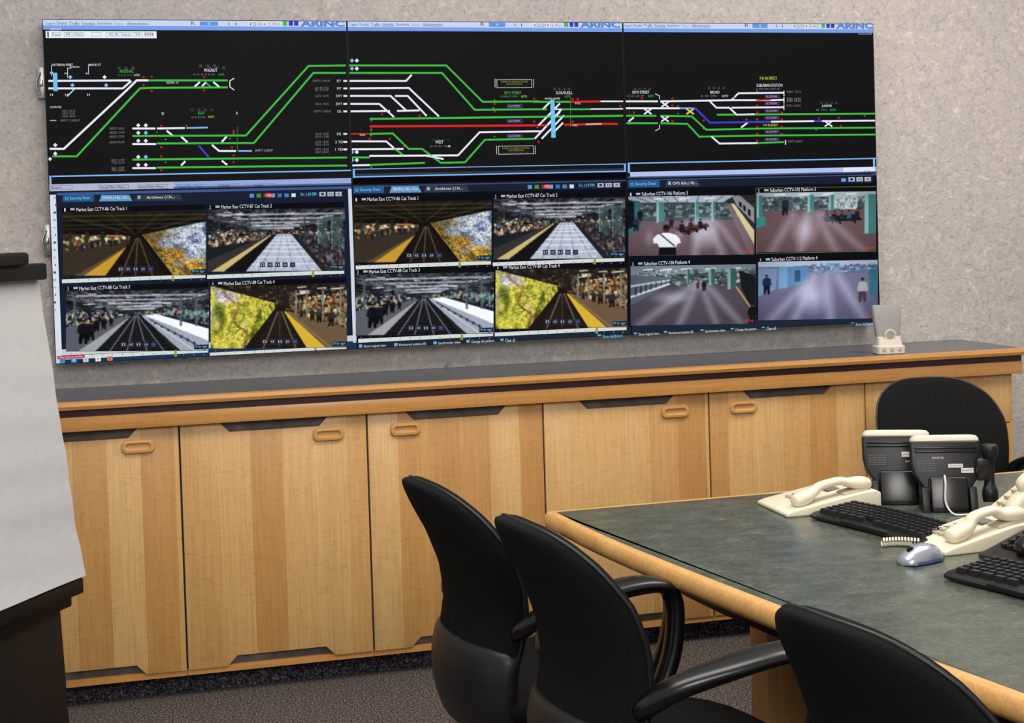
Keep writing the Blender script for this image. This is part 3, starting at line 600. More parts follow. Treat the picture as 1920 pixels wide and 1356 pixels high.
def sub(kind):
    rs=np.random.RandomState(10+kind)
    if kind==1:
        A=blank((104,84,90)); A[Vv<.42]=(60,74,78)
        f=Vv>=.36; A[f]+=((.9-Vv)[f]*24)[:,None]*np.array([.8,.8,1.1])
        poly(A,[(0,0),(1,0),(1,.12),(0,.10)],(176,190,204)); 
        for x in np.linspace(.05,.95,10): seg(A,(x,.0),(x*.6+.2,.16),.010,(70,80,84),.6)
        for x in (.2,.4,.6,.8): seg(A,(x,.05),(x+.07,.04),.012,(250,252,255),.95)
        specks(A,(Vv>.12)&(Vv<.36),320,[(120,146,156),(40,50,54),(86,112,114),(180,194,200),(50,60,66)],(2,9),.65,rs,.8)
        for x,w in ((.22,.06),(.52,.035),(.655,.03)): poly(A,[(x,.1),(x+w,.1),(x+w,.42),(x,.45)],(76,130,130)); poly(A,[(x,.1),(x+w*.3,.1),(x+w*.3,.44),(x,.45)],(150,190,190))
        poly(A,[(0,.06),(.09,.08),(.10,.52),(0,.64)],(52,112,116)); poly(A,[(0,.05),(.045,.1),(.045,.5),(0,.55)],(20,24,30))
        poly(A,[(.76,.10),(.84,.0),(1,0),(1,.62),(.85,.22)],(44,48,54)); poly(A,[(.82,.02),(.88,0),(1,.22),(1,.48),(.86,.18)],(150,154,160))
        for t in (.2,.45,.75): poly(A,[(.85+.13*t,.06+.22*t),(.87+.13*t,.08+.24*t),(.87+.13*t,.16+.28*t),(.85+.13*t,.13+.26*t)],(24,28,34))
        poly(A,[(.81,.14),(.835,.14),(1,.60),(1,.84)],(222,212,164)); poly(A,[(.77,.14),(.81,.14),(.99,.82),(.99,1),(.96,1)],(126,108,112))
        for x0,x1,w in ((.46,.30,.03),(.55,.52,.05),(.63,.74,.05),(.7,.9,.03)): seg(A,(x0,.45),(x1,1),w,(196,192,210),.55,.14)
        ell(A,.60,.62,.13,.34,(218,218,236),.7,1.0); ell(A,.16,.7,.05,.2,(184,180,192),.4,1)
        poly(A,[(.36,.54),(.62,.46),(.64,.52),(.44,.66)],(74,38,40),.85)
        person(A,.335,.54,.18,(40,36,60)); sitter(A,.42,.66,.24,(30,28,34)); sitter(A,.49,.62,.22,(60,40,44)); sitter(A,.565,.58,.19,(30,30,40)); person(A,.09,.42,.2,(24,24,30)); person(A,.06,.58,.24,(40,50,80))
        ell(A,.295,.55,.03,.075,(66,48,40),1,.2); ell(A,.295,.52,.03,.05,(28,22,20),1,.3)
        poly(A,[(.19,.72),(.22,.65),(.27,.62),(.32,.62),(.37,.65),(.40,.72),(.41,.79),(.385,.80),(.37,.86),(.24,.86),(.225,.79),(.195,.79)],(236,238,246)); poly(A,[(.24,.86),(.37,.86),(.375,1),(.235,1)],(20,20,26)); seg(A,(.25,.64),(.36,.84),.010,(40,40,44))
    elif kind==2:
        A=blank((104,82,86)); A[Vv<.3]=(70,84,90)
        poly(A,[(0,0),(1,0),(1,.09),(0,.07)],(176,190,202)); specks(A,(Vv>.07)&(Vv<.3),260,[(120,146,156),(40,50,54),(200,208,212),(60,76,80)],(2,9),.65,rs,.8)
        for x in (.15,.35,.55,.75): seg(A,(x,.04),(x+.08,.03),.012,(250,252,255),.95)
        for x,w,b_ in ((.0,.05,.42),(.42,.055,.33),(.60,.045,.3),(.9,.1,.7)): poly(A,[(x,.05),(x+w,.05),(x+w,b_),(x,b_+.02)],(70,124,128)); poly(A,[(x,.05),(x+w*.35,.05),(x+w*.35,b_),(x,b_)],(140,184,186))
        poly(A,[(.0,.42),(.07,.4),(.07,.55),(0,.6)],(60,140,140)); poly(A,[(.64,.08),(.84,.08),(.84,.30),(.64,.28)],(190,200,202),.85); specks(A,inpoly([(.65,.1),(.83,.1),(.83,.28),(.65,.26)]),60,[(90,110,120),(230,230,226)],(2,5),.7,rs)
        poly(A,[(.54,.42),(.84,.38),(.88,.48),(.58,.50)],(24,26,34))
        person(A,.235,.38,.3,(40,40,50))
        for x,y,h,c,d in ((.58,.53,.22,(30,40,60),1),(.645,.54,.22,(24,24,30),1),(.71,.52,.20,(40,44,50),-1),(.77,.53,.22,(60,80,120),1),(.84,.50,.22,(30,30,40),-1)): sitter(A,x,y,h,c,(24,26,36),d)
        for x0,x1,w in ((.3,.12,.05),(.42,.36,.06),(.5,.66,.05),(.55,.9,.04)): seg(A,(x0,.38),(x1,1),w,(190,184,200),.5,.15)
        ell(A,.4,.64,.14,.32,(212,210,228),.65,1)
    elif kind==3:
        A=blank((80,72,84)); A[Vv<.36]=(66,76,80)
        poly(A,[(0,0),(1,0),(1,.10),(0,.18)],(130,144,154)); specks(A,(Vv>.06)&(Vv<.36),360,[(160,180,190),(30,36,40),(86,106,108),(210,218,226),(50,60,66)],(2,10),.65,rs,.6)
        for x in (.1,.25,.4,.6,.8): seg(A,(x,.07),(x+.07,.06),.012,(250,252,255),.95)
        poly(A,[(0,.15),(.32,.2),(.28,.34),(0,.66)],(90,102,114)); seg(A,(0,.52),(.3,.31),.016,(220,226,238));seg(A,(0,.34),(.3,.25),.016,(196,204,212))
        for t in np.linspace(0,1,7): seg(A,(.04+.24*t,.36-.12*t),(.04+.24*t,.48-.17*t),.010*(1.4-t),(30,36,44),.9)
        for x,w,b_ in ((.62,.045,.34),(.77,.065,.42),(.44,.025,.3)): poly(A,[(x,.06),(x+w,.06),(x+w,b_),(x,b_)],(52,94,92)); poly(A,[(x,.06),(x+w*.35,.06),(x+w*.35,b_),(x,b_)],(130,166,164))
        poly(A,[(.86,.1),(1,.2),(1,.9),(.88,.4)],(26,30,34)); seg(A,(.84,.38),(1,.86),.012,(196,170,90))
        for p,q,w in (((.48,.36),(.06,1),.05),((.52,.36),(.38,1),.04),((.56,.36),(.68,1),.03),((.62,.38),(.88,1),.04)): seg(A,p,q,w,(186,186,204),.55,.14)
        ell(A,.32,.54,.2,.14,(192,192,210),.6,1)
        for x,y,h,c in ((.58,.44,.18,(26,26,34)),(.53,.40,.12,(100,40,40)),(.97,1.02,.36,(22,22,28)),(.71,.36,.12,(50,60,90))): person(A,x,y,h,c)
    else:
        A=blank((96,94,124)); A+=(np.clip(.9-Vv,0,1)*34)[...,None]; A[Vv<.22]=(100,116,150)
        poly(A,[(0,0),(1,0),(1,.07),(0,.09)],(190,202,222)); poly(A,[(.17,.1),(.41,.07),(.41,.36),(.17,.47)],(92,136,180)); poly(A,[(.17,.1),(.24,.09),(.24,.45),(.17,.47)],(116,160,200)); poly(A,[(.30,.16),(.345,.155),(.345,.34),(.3,.355)],(56,84,124))
        poly(A,[(0,.1),(.16,.12),(.14,.48),(0,.60)],(120,146,184)); poly(A,[(.56,.05),(.68,.05),(.68,.2),(.56,.22)],(108,146,186)); poly(A,[(.92,.1),(1,.1),(1,.68),(.93,.58)],(56,112,134))
        specks(A,(Vv>.05)&(Vv<.2)&(U>.42),150,[(190,210,232),(60,80,120),(120,140,170)],(2,8),.6,rs,.7)
        for p,q,w in (((.46,.26),(.30,1),.06),((.56,.26),(.6,1),.06),((.66,.26),(.88,1),.06),((.36,.46),(.10,1),.05)): seg(A,p,q,w,(206,208,236),.5,.16)
        ell(A,.45,.60,.15,.38,(226,228,248),.65,1)
        person(A,.07,.56,.34,(30,40,80)); person(A,.87,.72,.42,(170,170,176),(70,60,70))
    return grain(vig(A,.25)*1.05,rs,2)
IMG={i+1:f() for i,f in enumerate((track1,track2,track3,track4))}
SUB={i:sub(i) for i in (1,2,3,4)}
def tile(k,x0,y0,x1,y1,num,title,img,dy=0.0,strip=True,sub_=False):
    th=10
    k.image([(x0,y0+th),(x1,y0+th+dy),(x1,y1+dy),(x0,y1)],img,3)
    cx=(x0+x1)/2
    k.rect(x0,y0+dy/2,x1,y0+th+dy/2,(16,16,20),2)
    w=len(title)*3.05
    k.rect(x0+14,y0+3,x0+22,y0+7,(170,180,190),5)
    k.text(title,x0+25+w/2,y0+th/2+dy*.35,w,6.6,(226,228,234),5); k.text(str(num),x0+4,y0+6,2.5,6,(220,220,225),5)
    if strip:
        k.rect(x0,y1+2+dy/2,x1,y1+9+dy/2,(214,218,214),2)
        for i in range(14):
            xx=x0+(x1-x0)*(i+.5)/14; k.rect(xx,y1+4+dy/2,xx+1,y1+9+dy/2,(120,130,130),4)
        xx=x0+(x1-x0)*.76; k.rect(xx,y1-2+dy/2,xx+4,y1+10+dy/2,(150,150,60),5)
        for i,g in enumerate(('[]','<<','||','>>','>')):
            xx=cx-26+i*14; k.rect(xx-5,y1-17+dy*.5,xx+5,y1-8+dy*.5,(48,52,68),4); k.text(g,xx,y1-12.5+dy*.5,6,4.5,(190,196,214) if i<4 else (110,100,230),5)
        k.rect(x1-28,y1-11+dy,x1-1,y1-3+dy,(24,30,50),4); k.text('19 hr ago',x1-15,y1-7+dy,23,6,(120,190,240),5)
    if sub_:
        k.text('Live',x1-9,y1-6+dy,9,5,(210,60,50),5);ex=x1-17; k.rect(ex-2,y1-8+dy,ex+2,y1-4+dy,(220,40,30),5)
def topbar(k,x0,x1,y,tabs,right,dy):
    S=(x1-x0)
    k.rect(x0,y-5+dy/2,x1,y+8+dy/2,(28,34,48),1)
    def q(x): return y+dy*(x-x0)/S
    k.quad([P(x0+2,q(x0)+8),P(x0+60,q(x0+60)+8),P(x0+60,q(x0+60)-5),P(x0+2,q(x0)-4)],(40,88,140),2)
    k.text('Security Desk',x0+34,q(x0+34)+2,38,7,(130,205,250),5); k.text('O',x0+9,q(x0)+2,6,6,(130,205,250),5)
    xx=x0+70
    for t,w,c in tabs:
        k.quad([P(xx,q(xx)+8),P(xx+w,q(xx+w)+8),P(xx+w-6,q(xx+w)-4),P(xx+4,q(xx)-4)],c,2)
        k.text(t,xx+w/2+4,q(xx+w/2)+2,len(t)*3.3,6.5,(226,232,240),5); k.rect(xx+6,q(xx)-2,xx+11,q(xx)+4,(150,180,210),5); xx+=w+4
    if right:
        k.text('Fri 1:19 PM',x1-72,q(x1-72)-1,29,6.5,(100,200,250),5)
        for i,c in enumerate(((90,150,200),(80,140,60),(120,60,60),(120,170,210),(60,110,170),(70,130,190),(200,220,240))):
            xq=x1-178+i*13; k.rect(xq-4,q(xq)-3,xq+4,q(xq)+4,c,4)
        k.quad([(P(x1-146,q(x1-146))[0]+.014*math.cos(t),P(x1-146,q(x1-146))[1]+.008*math.sin(t)) for t in np.linspace(0,6.28,15)[:-1]],(216,60,60),5)
        k.text('100',x1-146,q(x1-146),9,4,W,6)
    for i in range(3):
        xq=x1-46+i*15; k.rect(xq-6,q(xq)-5,xq+6,q(xq)+3,(170,176,186),4); k.text(('_','[]','x')[i],xq,q(xq)-1,5,4,(40,40,60),6)
T=['Market East CCTV-86 Cat Track 1','Market East CCTV-87 Cat Track 2','Market East CCTV-88 Cat Track 3','Market East CCTV-89 Cat Track 4']
k=C[(0,1)]
k.bar(0,0,1,1,(24,32,52),0); k.bar(0.0,0.015,0.022,1,(216,222,234),1); k.bar(0.985,0.02,1,0.96,(206,214,226),1)
k.bar(0,0.95,1,1,(28,52,88),1); k.bar(0,0.915,1,0.95,(196,204,212),1); k.bar(0.025,0.0,1,0.02,(60,90,150),1)
for i in range(16): k.text(('File','J','1','B')[i%4],109,372+14*i,5,4,(70,80,110),5)
topbar(k,122,655,372,[('MFL(18)-15t...',62,(96,150,196)),('Archives (13t...',90,(54,58,72))],True,-6)
tile(k,124,389,392,519,1,T[0],IMG[1],-2); tile(k,395,384,651,511,2,T[1],IMG[2],-2)
tile(k,130,536,397,660,3,T[2],IMG[3],-2); tile(k,400,527,655,655,4,T[3],IMG[4],-3)
k.rect(114,667,165,673,(200,40,50),4); k.text('Urgent alerts are pending',139,670,44,4,W,6)
for x,c in ((123,(70,150,210)),(145,(60,150,230)),(167,(200,210,220)),(190,(230,230,236)),(212,(220,120,90))): k.rect(x-5,673+(123-x)*.05,x+5,682+(123-x)*.05,c,4); k.text('e' if x==145 else 'o',x,677+(123-x)*.05,4,5,(40,80,160) if x!=145 else W,6)
k=C[(1,1)]
k.bar(0,0,1,1,(14,18,30),0);k.bar(0,0.0,1,0.012,(60,80,130),1)
topbar(k,664,1174,356,[('MFL(18)-15t...',60,(96,150,196)),('Archives (13t...',86,(54,58,72))],True,-7)
tile(k,668,370,925,494,1,T[0],IMG[1],-3); tile(k,928,364,1174,488,2,T[1],IMG[2],-3)
tile(k,671,505,929,630,3,T[2],IMG[3],-4); tile(k,932,497,1178,618,4,T[3],IMG[4],-4)
k.bar(0,0.94,1,1,(30,40,56),1)
for t,x,w in (('Show logical view',707,42),('Monitored entities (0)',777,50),('Synchronize video',846,42),('Change tile pattern',908,43),('Clear all',959,18),('Show dashboard',1150,37)):
    yq=650-(x-707)*.043-.5; k.text(t,x,yq,w,6,(210,220,230) if x<1100 else (120,190,240),5); k.rect(x-w/2-9,yq-3,x-w/2-3,yq+3,(110,170,220),5)
k=C[(2,1)]
k.bar(0,0,1,1,(14,18,30),0);k.bar(0,0.0,1,0.012,(60,80,130),1)
topbar(k,1178,1642,345,[('OPS BSL(18)...',66,(54,60,76))],False,-7)
for i in range(2): k.rect(1577+i*13,336,1585+i*13,342,(110,170,220),4)
ST=['Suburban CCTV-106 Platform 3','Suburban CCTV-102 Platform 3','Suburban CCTV-108 Platform 4','Suburban CCTV-112 Platform 4']
tile(k,1180,360,1415,481,1,ST[0],SUB[1],-3,False,True); tile(k,1419,353,1642,474,2,ST[1],SUB[2],-3,False,True)
tile(k,1184,490,1418,611,3,ST[2],SUB[3],-4,False,True); tile(k,1422,482,1645,601,4,ST[3],SUB[4],-4,False,True)
for a in (((1418,354),(1641,351)),((1418,476),(1643,472)),((1417.5,354),(1418.5,476))): k.line(a,(120,128,50),1.0,5)
k.bar(0,0.94,1,1,(30,40,56),1)
for t,x,w in (('Show logical view',1218,38),('Monitored entities (0)',1278,46),('Synchronize video',1342,38),('Change tile pattern',1399,39),('Clear all',1446,17),('Show dashboard',1620,32)):
    yq=627-(x-1218)*.048; k.text(t,x,yq,w,6,(210,220,230) if x<1600 else (120,190,240),5); k.rect(x-w/2-9,yq-3,x-w/2-3,yq+3,(110,170,220),5)
desc={(0,0):'black wall display showing rail yard track diagram in green and white',(1,0):'black wall display showing station track diagram with red line',(2,0):'black wall display showing suburban station track diagram',
(0,1):'black wall display with taskbar and four station camera views',(1,1):'black wall display with four railway track camera views',(2,1):'black wall display with four platform camera views'}
for (c,r),k in C.items():
    e=empty('wall_display',(XL+PW*(c+.5),0,ZT-PH*(r+1)),0,desc[(c,r)],'screen',group='video wall displays')
    ox,oy,oz=e.location
    box('housing',(-PW/2+.0006,0.0005,.0006),(PW/2-.0006,0.0985,PH-.0006),M_bezel,parent=e)
    box('screen',(-PW/2+.003,-0.0003,.003),(PW/2-.003,0.0005,PH-.003),M_scrblk,parent=e)
    me=k.mesh(); mkobj('screen_image',me,parent=e,mat=M_scr,loc=(-ox,-oy,-oz))
for z in (1.97,1.44):
    e=empty('wall_bracket',(XL-.016,0.07,z),0,'small steel latch bracket beside the video wall','bracket',group='steel latches beside the video wall')
    box('plate',(-.012,0,0),(.012,.03,.105),M_steel,bev=.002,parent=e)
    sweep('latch',[(-.002,-.006,.085,.005,.004),(-.014,-.014,.05,.006,.004),(-.004,-.012,.01,.004,.003)],M_steel,parent=e)
    box('stud',(-.006,-.02,.04),(.006,0,.06),M_steel,bev=.002,parent=e)

# ------------------------------------------------------------------ desk
DT=0.75
desk=empty('conference_desk',(1.9,-2.4,0),0,'large desk with green marble top and rounded oak edge','desk')
def roundpoly(P_,rs_):
    out=[]; n=len(P_)
    for i in range(n):
        p=np.array(P_[i],float); a=np.array(P_[i-1],float); b_=np.array(P_[(i+1)%n],float); r=rs_[i]
        d1=(a-p)/np.linalg.norm(a-p); d2=(b_-p)/np.linalg.norm(b_-p)
        for t in np.linspace(0,1,7):
            q=(1-t)**2*(p+d1*r)+2*t*(1-t)*p+t*t*(p+d2*r); out.append(np.array([q[0],q[1],0.0]))
    return out
pts=roundpoly([(0.915,-1.375),(3.05,-1.335),(3.05,-3.85),(1.40,-3.85),(1.245,-3.02),(1.10,-2.46),(1.005,-2.0),(0.952,-1.71)],[.018,.15,.15,.15,.2,.2,.14,.12])
def inset(pts,d):
    n=len(pts); r=[]
    for i in range(n):
        t=pts[(i+1)%n]-pts[i-1]; t=t/np.linalg.norm(t); nn=np.array([t[1],-t[0],0])
        r.append(pts[i]+nn*d)
    return r
stone=inset(pts,0.026)
rings=[[(p[0]-1.9,p[1]+2.4,z) for p in stone] for z in (DT-0.03,DT)]
loft('marble_top',rings,M_marble,30,parent=desk,label='polished green marble surface')
prof=[(0.028,DT-0.045),(0.012,DT-0.045),(0.004,DT-0.040),(0.0,DT-0.032),(-0.001,DT-0.022),(0.001,DT-0.012),(0.005,DT-0.004),(0.011,DT+0.0002),(0.018,DT+0.0008),(0.026,DT+0.0004),(0.028,DT-0.01)]
bm=bmesh.new(); cols=[]
for d,z in prof:
    q=inset(pts,d); cols.append([bm.verts.new((p[0]-1.9,p[1]+2.4,z)) for p in q])
n=len(pts)
for j in range(len(cols)):
    a,b_=cols[j],cols[(j+1)%len(cols)]
    for i in range(n): bm.faces.new((a[i],a[(i+1)%n],b_[(i+1)%n],b_[i]))
me=finish(bm,'edge_band',True); sharp(me,50); mkobj('edge_band',me,parent=desk,mat=M_oakdesk,label='rounded oak edge band')
apo=roundpoly([(1.10,-1.53),(2.9,-1.5),(2.9,-3.7),(1.52,-3.7),(1.40,-3.0),(1.25,-2.42),(1.16,-2.0)],[.03,.1,.1,.1,.1,.1,.1])
rings=[[(p[0]-1.9,p[1]+2.4,z) for p in apo] for z in (DT-0.13,DT-0.031)]
loft('apron',rings,M_maroon,30,parent=desk,label='maroon apron under the top')
for (x,y) in ((1.32,-1.86),(1.55,-3.35),(2.7,-1.7),(2.7,-3.5)):
    box('leg',(x-1.9,y+2.4,0),(x-1.9+.14,y+2.4+.1,DT-.131),M_oak,bev=.004,parent=desk,label='oak panel leg')
box('modesty_panel',(1.46-1.9,-3.3+2.4,0.12),(1.48-1.9,-1.77+2.4,DT-.13),M_maroon,parent=desk)

# ------------------------------------------------------------------ chairs
def build_chair():
    e=empty('office_chair',(0,0,0),0,'','chair')
    zs=np.array([.40,.47,.54,.60,.66,.74,.82,.90,.955]); xs=np.array([-.196,-.216,-.216,-.203,-.192,-.203,-.234,-.279,-.310]); ws=np.array([.175,.185,.19,.192,.195,.202,.212,.214,.204])
    WR=.042
    def ring(z,sc,th,dx=0,n=32,p=.75):
        x0=np.interp(z,zs,xs)+dx; w=np.interp(z,zs,ws)*sc; r=[]
        for i in range(n):
            a=2*math.pi*i/n; ca,sa=math.cos(a),math.sin(a)
            y=w*math.copysign(abs(ca)**p,ca); t=th*math.copysign(abs(sa)**.7,sa)
            r.append((x0+t+WR*(y/.2)**2,y,z))
        return r
    def prof(z0,z1,T,nr,dx=0,pe=3.2,sc0=1,tp=.45):
        R=[]
        for i in range(nr+1):
            s=-math.cos(math.pi*i/nr) ; z=(z0+z1)/2+(z1-z0)/2*s
            f=max(1-abs(s)**pe,0.0)**(1/pe)
            R.append(ring(z,sc0*max(f,.03),T*max(f,.05)**tp,dx))
        return R
    loft('backrest',prof(.40,.955,.040,34,pe=3.2),M_fabric,80,parent=e)
    loft('lower_back_cover',prof(.395,.60,.042,16,dx=-.009,pe=8,sc0=1.03,tp=.7),M_leather,80,parent=e,label='smooth black lower back cover')
    pp=[]
    for s in [-math.cos(math.pi*(6+i)/34) for i in range(29)]:
        z=(.40+.955)/2+(.955-.40)/2*min(s,1); f=max(1-abs(s)**3.2,0)**(1/3.2); w=np.interp(z,zs,ws)*f
        pp.append((np.interp(z,zs,xs)+WR*(w/.2)**2,w,z))
    full=pp[:-1]+[(pp[-1][0],0,pp[-1][2])]+[(a,-b_,c_) for a,b_,c_ in pp[:-1][::-1]]
    full=[(a,b_*1.006,c_,.0035,.0035) for a,b_,c_ in full]
    sweep('piping',full,M_leather,ref=(1,0,0),n=8,sub=1,parent=e,label='black edge piping around the back')
    R=[]
    for i in range(19):
        s=-math.cos(math.pi*i/18); x=.02+.245*s; f=max(1-abs(s)**3.5,0)**(1/3.5); w=.245*max(f,.05); th=.042*max(f,.1)**.7
        zc=.455-.02*max(0,s)**2-.012*(1-abs(s)); r=[]
        for j in range(24):
            a=2*math.pi*j/24; ca,sa=math.cos(a),math.sin(a)
            yy=w*math.copysign(abs(ca)**.7,ca); r.append((x,yy,zc+th*math.copysign(abs(sa)**.7,sa)+.02*(yy/.245)**2))
        R.append(r)
    loft('seat',R,M_fabric,80,parent=e)
    for sg in (1,-1):
        path=[(-.165,.170*sg,.620,.012,.014),(-.165,.205*sg,.648,.019,.018),(-.125,.240*sg,.684,.026,.018),(-.03,.262*sg,.710,.036,.016),(.06,.268*sg,.722,.040,.015),(.130,.266*sg,.718,.036,.015),(.168,.262*sg,.694,.028,.017),(.174,.256*sg,.64,.024,.018),(.157,.250*sg,.56,.024,.018),(.11,.245*sg,.475,.024,.017),(.05,.235*sg,.425,.023,.014),(.0,.20*sg,.412,.020,.011)]
        sweep('armrest',path,M_blk,ref=(0,1,0),n=16,sub=6,power=.8,parent=e,label='glossy black looped armrest')
    box('seat_plate',(-.12,-.12,.385),(.14,.12,.415),M_blkmatte,bev=.008,parent=e)
    sweep('gas_lift',[(0,0,.10,.03,.03),(0,0,.22,.03,.03),(0,0,.225,.018,.018),(0,0,.39,.018,.018)],M_blk,ref=(0,1,0),sub=1,parent=e)
    for i in range(5):
        a=2*math.pi*i/5+.3
        lg=sweep('base_leg',[(0,0,.115,.026,.022),(.12,0,.105,.02,.016),(.24,0,.075,.014,.010)],M_blk,ref=(0,1,0),sub=4,parent=e,rot=(0,0,a))
        q=.232
        sweep('caster',[(q,-.022,.028,.005,.005),(q,-.021,.028,.027,.027),(q,-.004,.028,.0275,.0275),(q,-.003,.028,.010,.010),(q,.003,.028,.010,.010),(q,.004,.028,.0275,.0275),(q,.021,.028,.027,.027),(q,.022,.028,.005,.005)],M_blkmatte,ref=(1,0,0),n=16,sub=1,parent=lg)
        sweep('caster_stem',[(q,0,.03,.006,.006),(q,0,.075,.006,.006)],M_blkmatte,ref=(0,1,0),sub=1,parent=lg)
    return e
def copytree(o,parent=None):
    n=o.copy(); COL.objects.link(n)
    if parent: n.parent=parent
    for ch in list(o.children): copytree(ch,n)
    return n
chair=build_chair()
chairs=[chair]+[copytree(chair) for _ in range(3)]
for o,(x,y,a,sc,l) in zip(chairs,((.818,-1.78,11,(1,1,.985),'black upholstered office chair tucked at the desk corner'),(.905,-2.33,11,(1,1,1),'black upholstered office chair with looped arms at desk edge'),(1.145,-3.065,14,(1,1,1),'black upholstered office chair pushed close under desk edge'),(2.41,-.96,-98,(1,1.06,.985),'black office chair between the desk and oak cabinets'))):
    o.location=(x,y,0); o.rotation_euler=(0,0,math.radians(a)); o.scale=sc; o['label']=l; o['category']='chair'; o['group']='office chairs around the desk'
for ch in chairs[2].children:
    if ch.name.startswith('armrest'): ch.location.z=-.042

# ------------------------------------------------------------------ phones
def handset(parent,mat,L=.20,arch=.018):
    p=[(-L/2-.004,0,.008,.012,.006),(-L/2+.004,0,.008,.022,.014),(-L/2+.03,0,.012,.024,.017),(-L/2+.055,0,.020,.019,.012),(-L*.12,0,.008+arch,.016,.010),(L*.12,0,.008+arch,.016,.010),(L/2-.055,0,.020,.019,.012),(L/2-.03,0,.012,.024,.017),(L/2-.004,0,.008,.022,.014),(L/2+.004,0,.008,.012,.006)]
    return sweep('handset',p,mat,ref=(0,1,0),n=16,sub=4,power=.8,parent=parent)
def desk_phone(loc,rot,mat,mat2,label,L=.25,Wd=.19,hb=.05,arch=.018,group='desk telephones'):
    e=empty('desk_telephone',loc,rot,label,'telephone',group=group)
    prism('base',[(-L/2,0),(L/2,0),(L/2,hb-.008),(L/2-.015,hb),(L/2-.06,hb-.005),(-L/2+.02,.016),(-L/2,.010)],'xz',-Wd/2,Wd/2,mat,bev=.004,seg=3,parent=e)
    sl=math.atan2(hb-.021,L-.08)
    def top(x): return .016+(x+L/2-.02)*math.tan(sl)
    hs=handset(e,mat,L=L*.80,arch=arch); hs.location=(0.01,-Wd/2+.035,top(0)+.006); hs.rotation_euler=(0,-sl,0)
    cr=box('cradle',(-.035,-.024,-.010),(.035,.024,.006),mat2,bev=.005,parent=e); cr.location=(L*.26,-Wd/2+.035,top(L*.26)); cr.rotation_euler=(0,-sl,0)
    bm=bmesh.new()
    for i in range(4):
        for j in range(3):
            g=bmesh.ops.create_cube(bm,size=1)
            for v in g['verts']: v.co=Vector((v.co.x*.013+(-.065+i*.019),v.co.y*.014+(-.002+j*.02),v.co.z*.006+top(-.065+i*.019)+.002))
    me=finish(bm,'keypad',False); mkobj('keypad',me,parent=e,mat=mat2)
    d=box('display',(.02,-.01,0),(.075,.05,.005),M_grey,bev=.002,parent=e); d.location=(0,0,top(.047)-.003)
    return e
p1=desk_phone((1.59,-1.595,DT),.0,M_cream,M_creamd,'cream desk telephone near the far desk edge',L=.26,Wd=.18,hb=.052,arch=.022)
p3=desk_phone((1.722,-2.085,DT),.06,M_cream,M_creamd,'cream desk telephone with coiled cord beside the mouse',L=.24,Wd=.15,hb=.055,arch=.026)
p2=desk_phone((1.965,-1.935,DT),math.radians(-4),M_cream,M_creamd,'cream desk telephone beside the black telephones',L=.20,Wd=.13,hb=.105,arch=.034)
p4=desk_phone((1.785,-2.255,DT),.06,M_blk,M_blkmatte,'glossy black desk telephone behind the keyboard',L=.23,Wd=.13,hb=.075,arch=.046)
def coil(parent,a,b_,turns,r,mat,wr=.0028):
    a=Vector(a);b_=Vector(b_); ax=(b_-a).normalized(); s=ax.cross(Vector((0,0,1))).normalized(); u=s.cross(ax); P_=[]
    N=turns*12
    for i in range(N+1):
        t=i/N; an=2*math.pi*turns*t; c=a.lerp(b_,t)+s*(math.sin(t*3.0)*.012)+s*math.cos(an)*r+u*math.sin(an)*r
        P_.append((*c,wr,wr))
    return sweep('coiled_cord',P_,mat,ref=(.3,.2,1),n=6,sub=1,parent=parent)
coil(p3,(-.122,.02,.011),(-.195,.055,.011),12,.0085,M_cream,.0024)
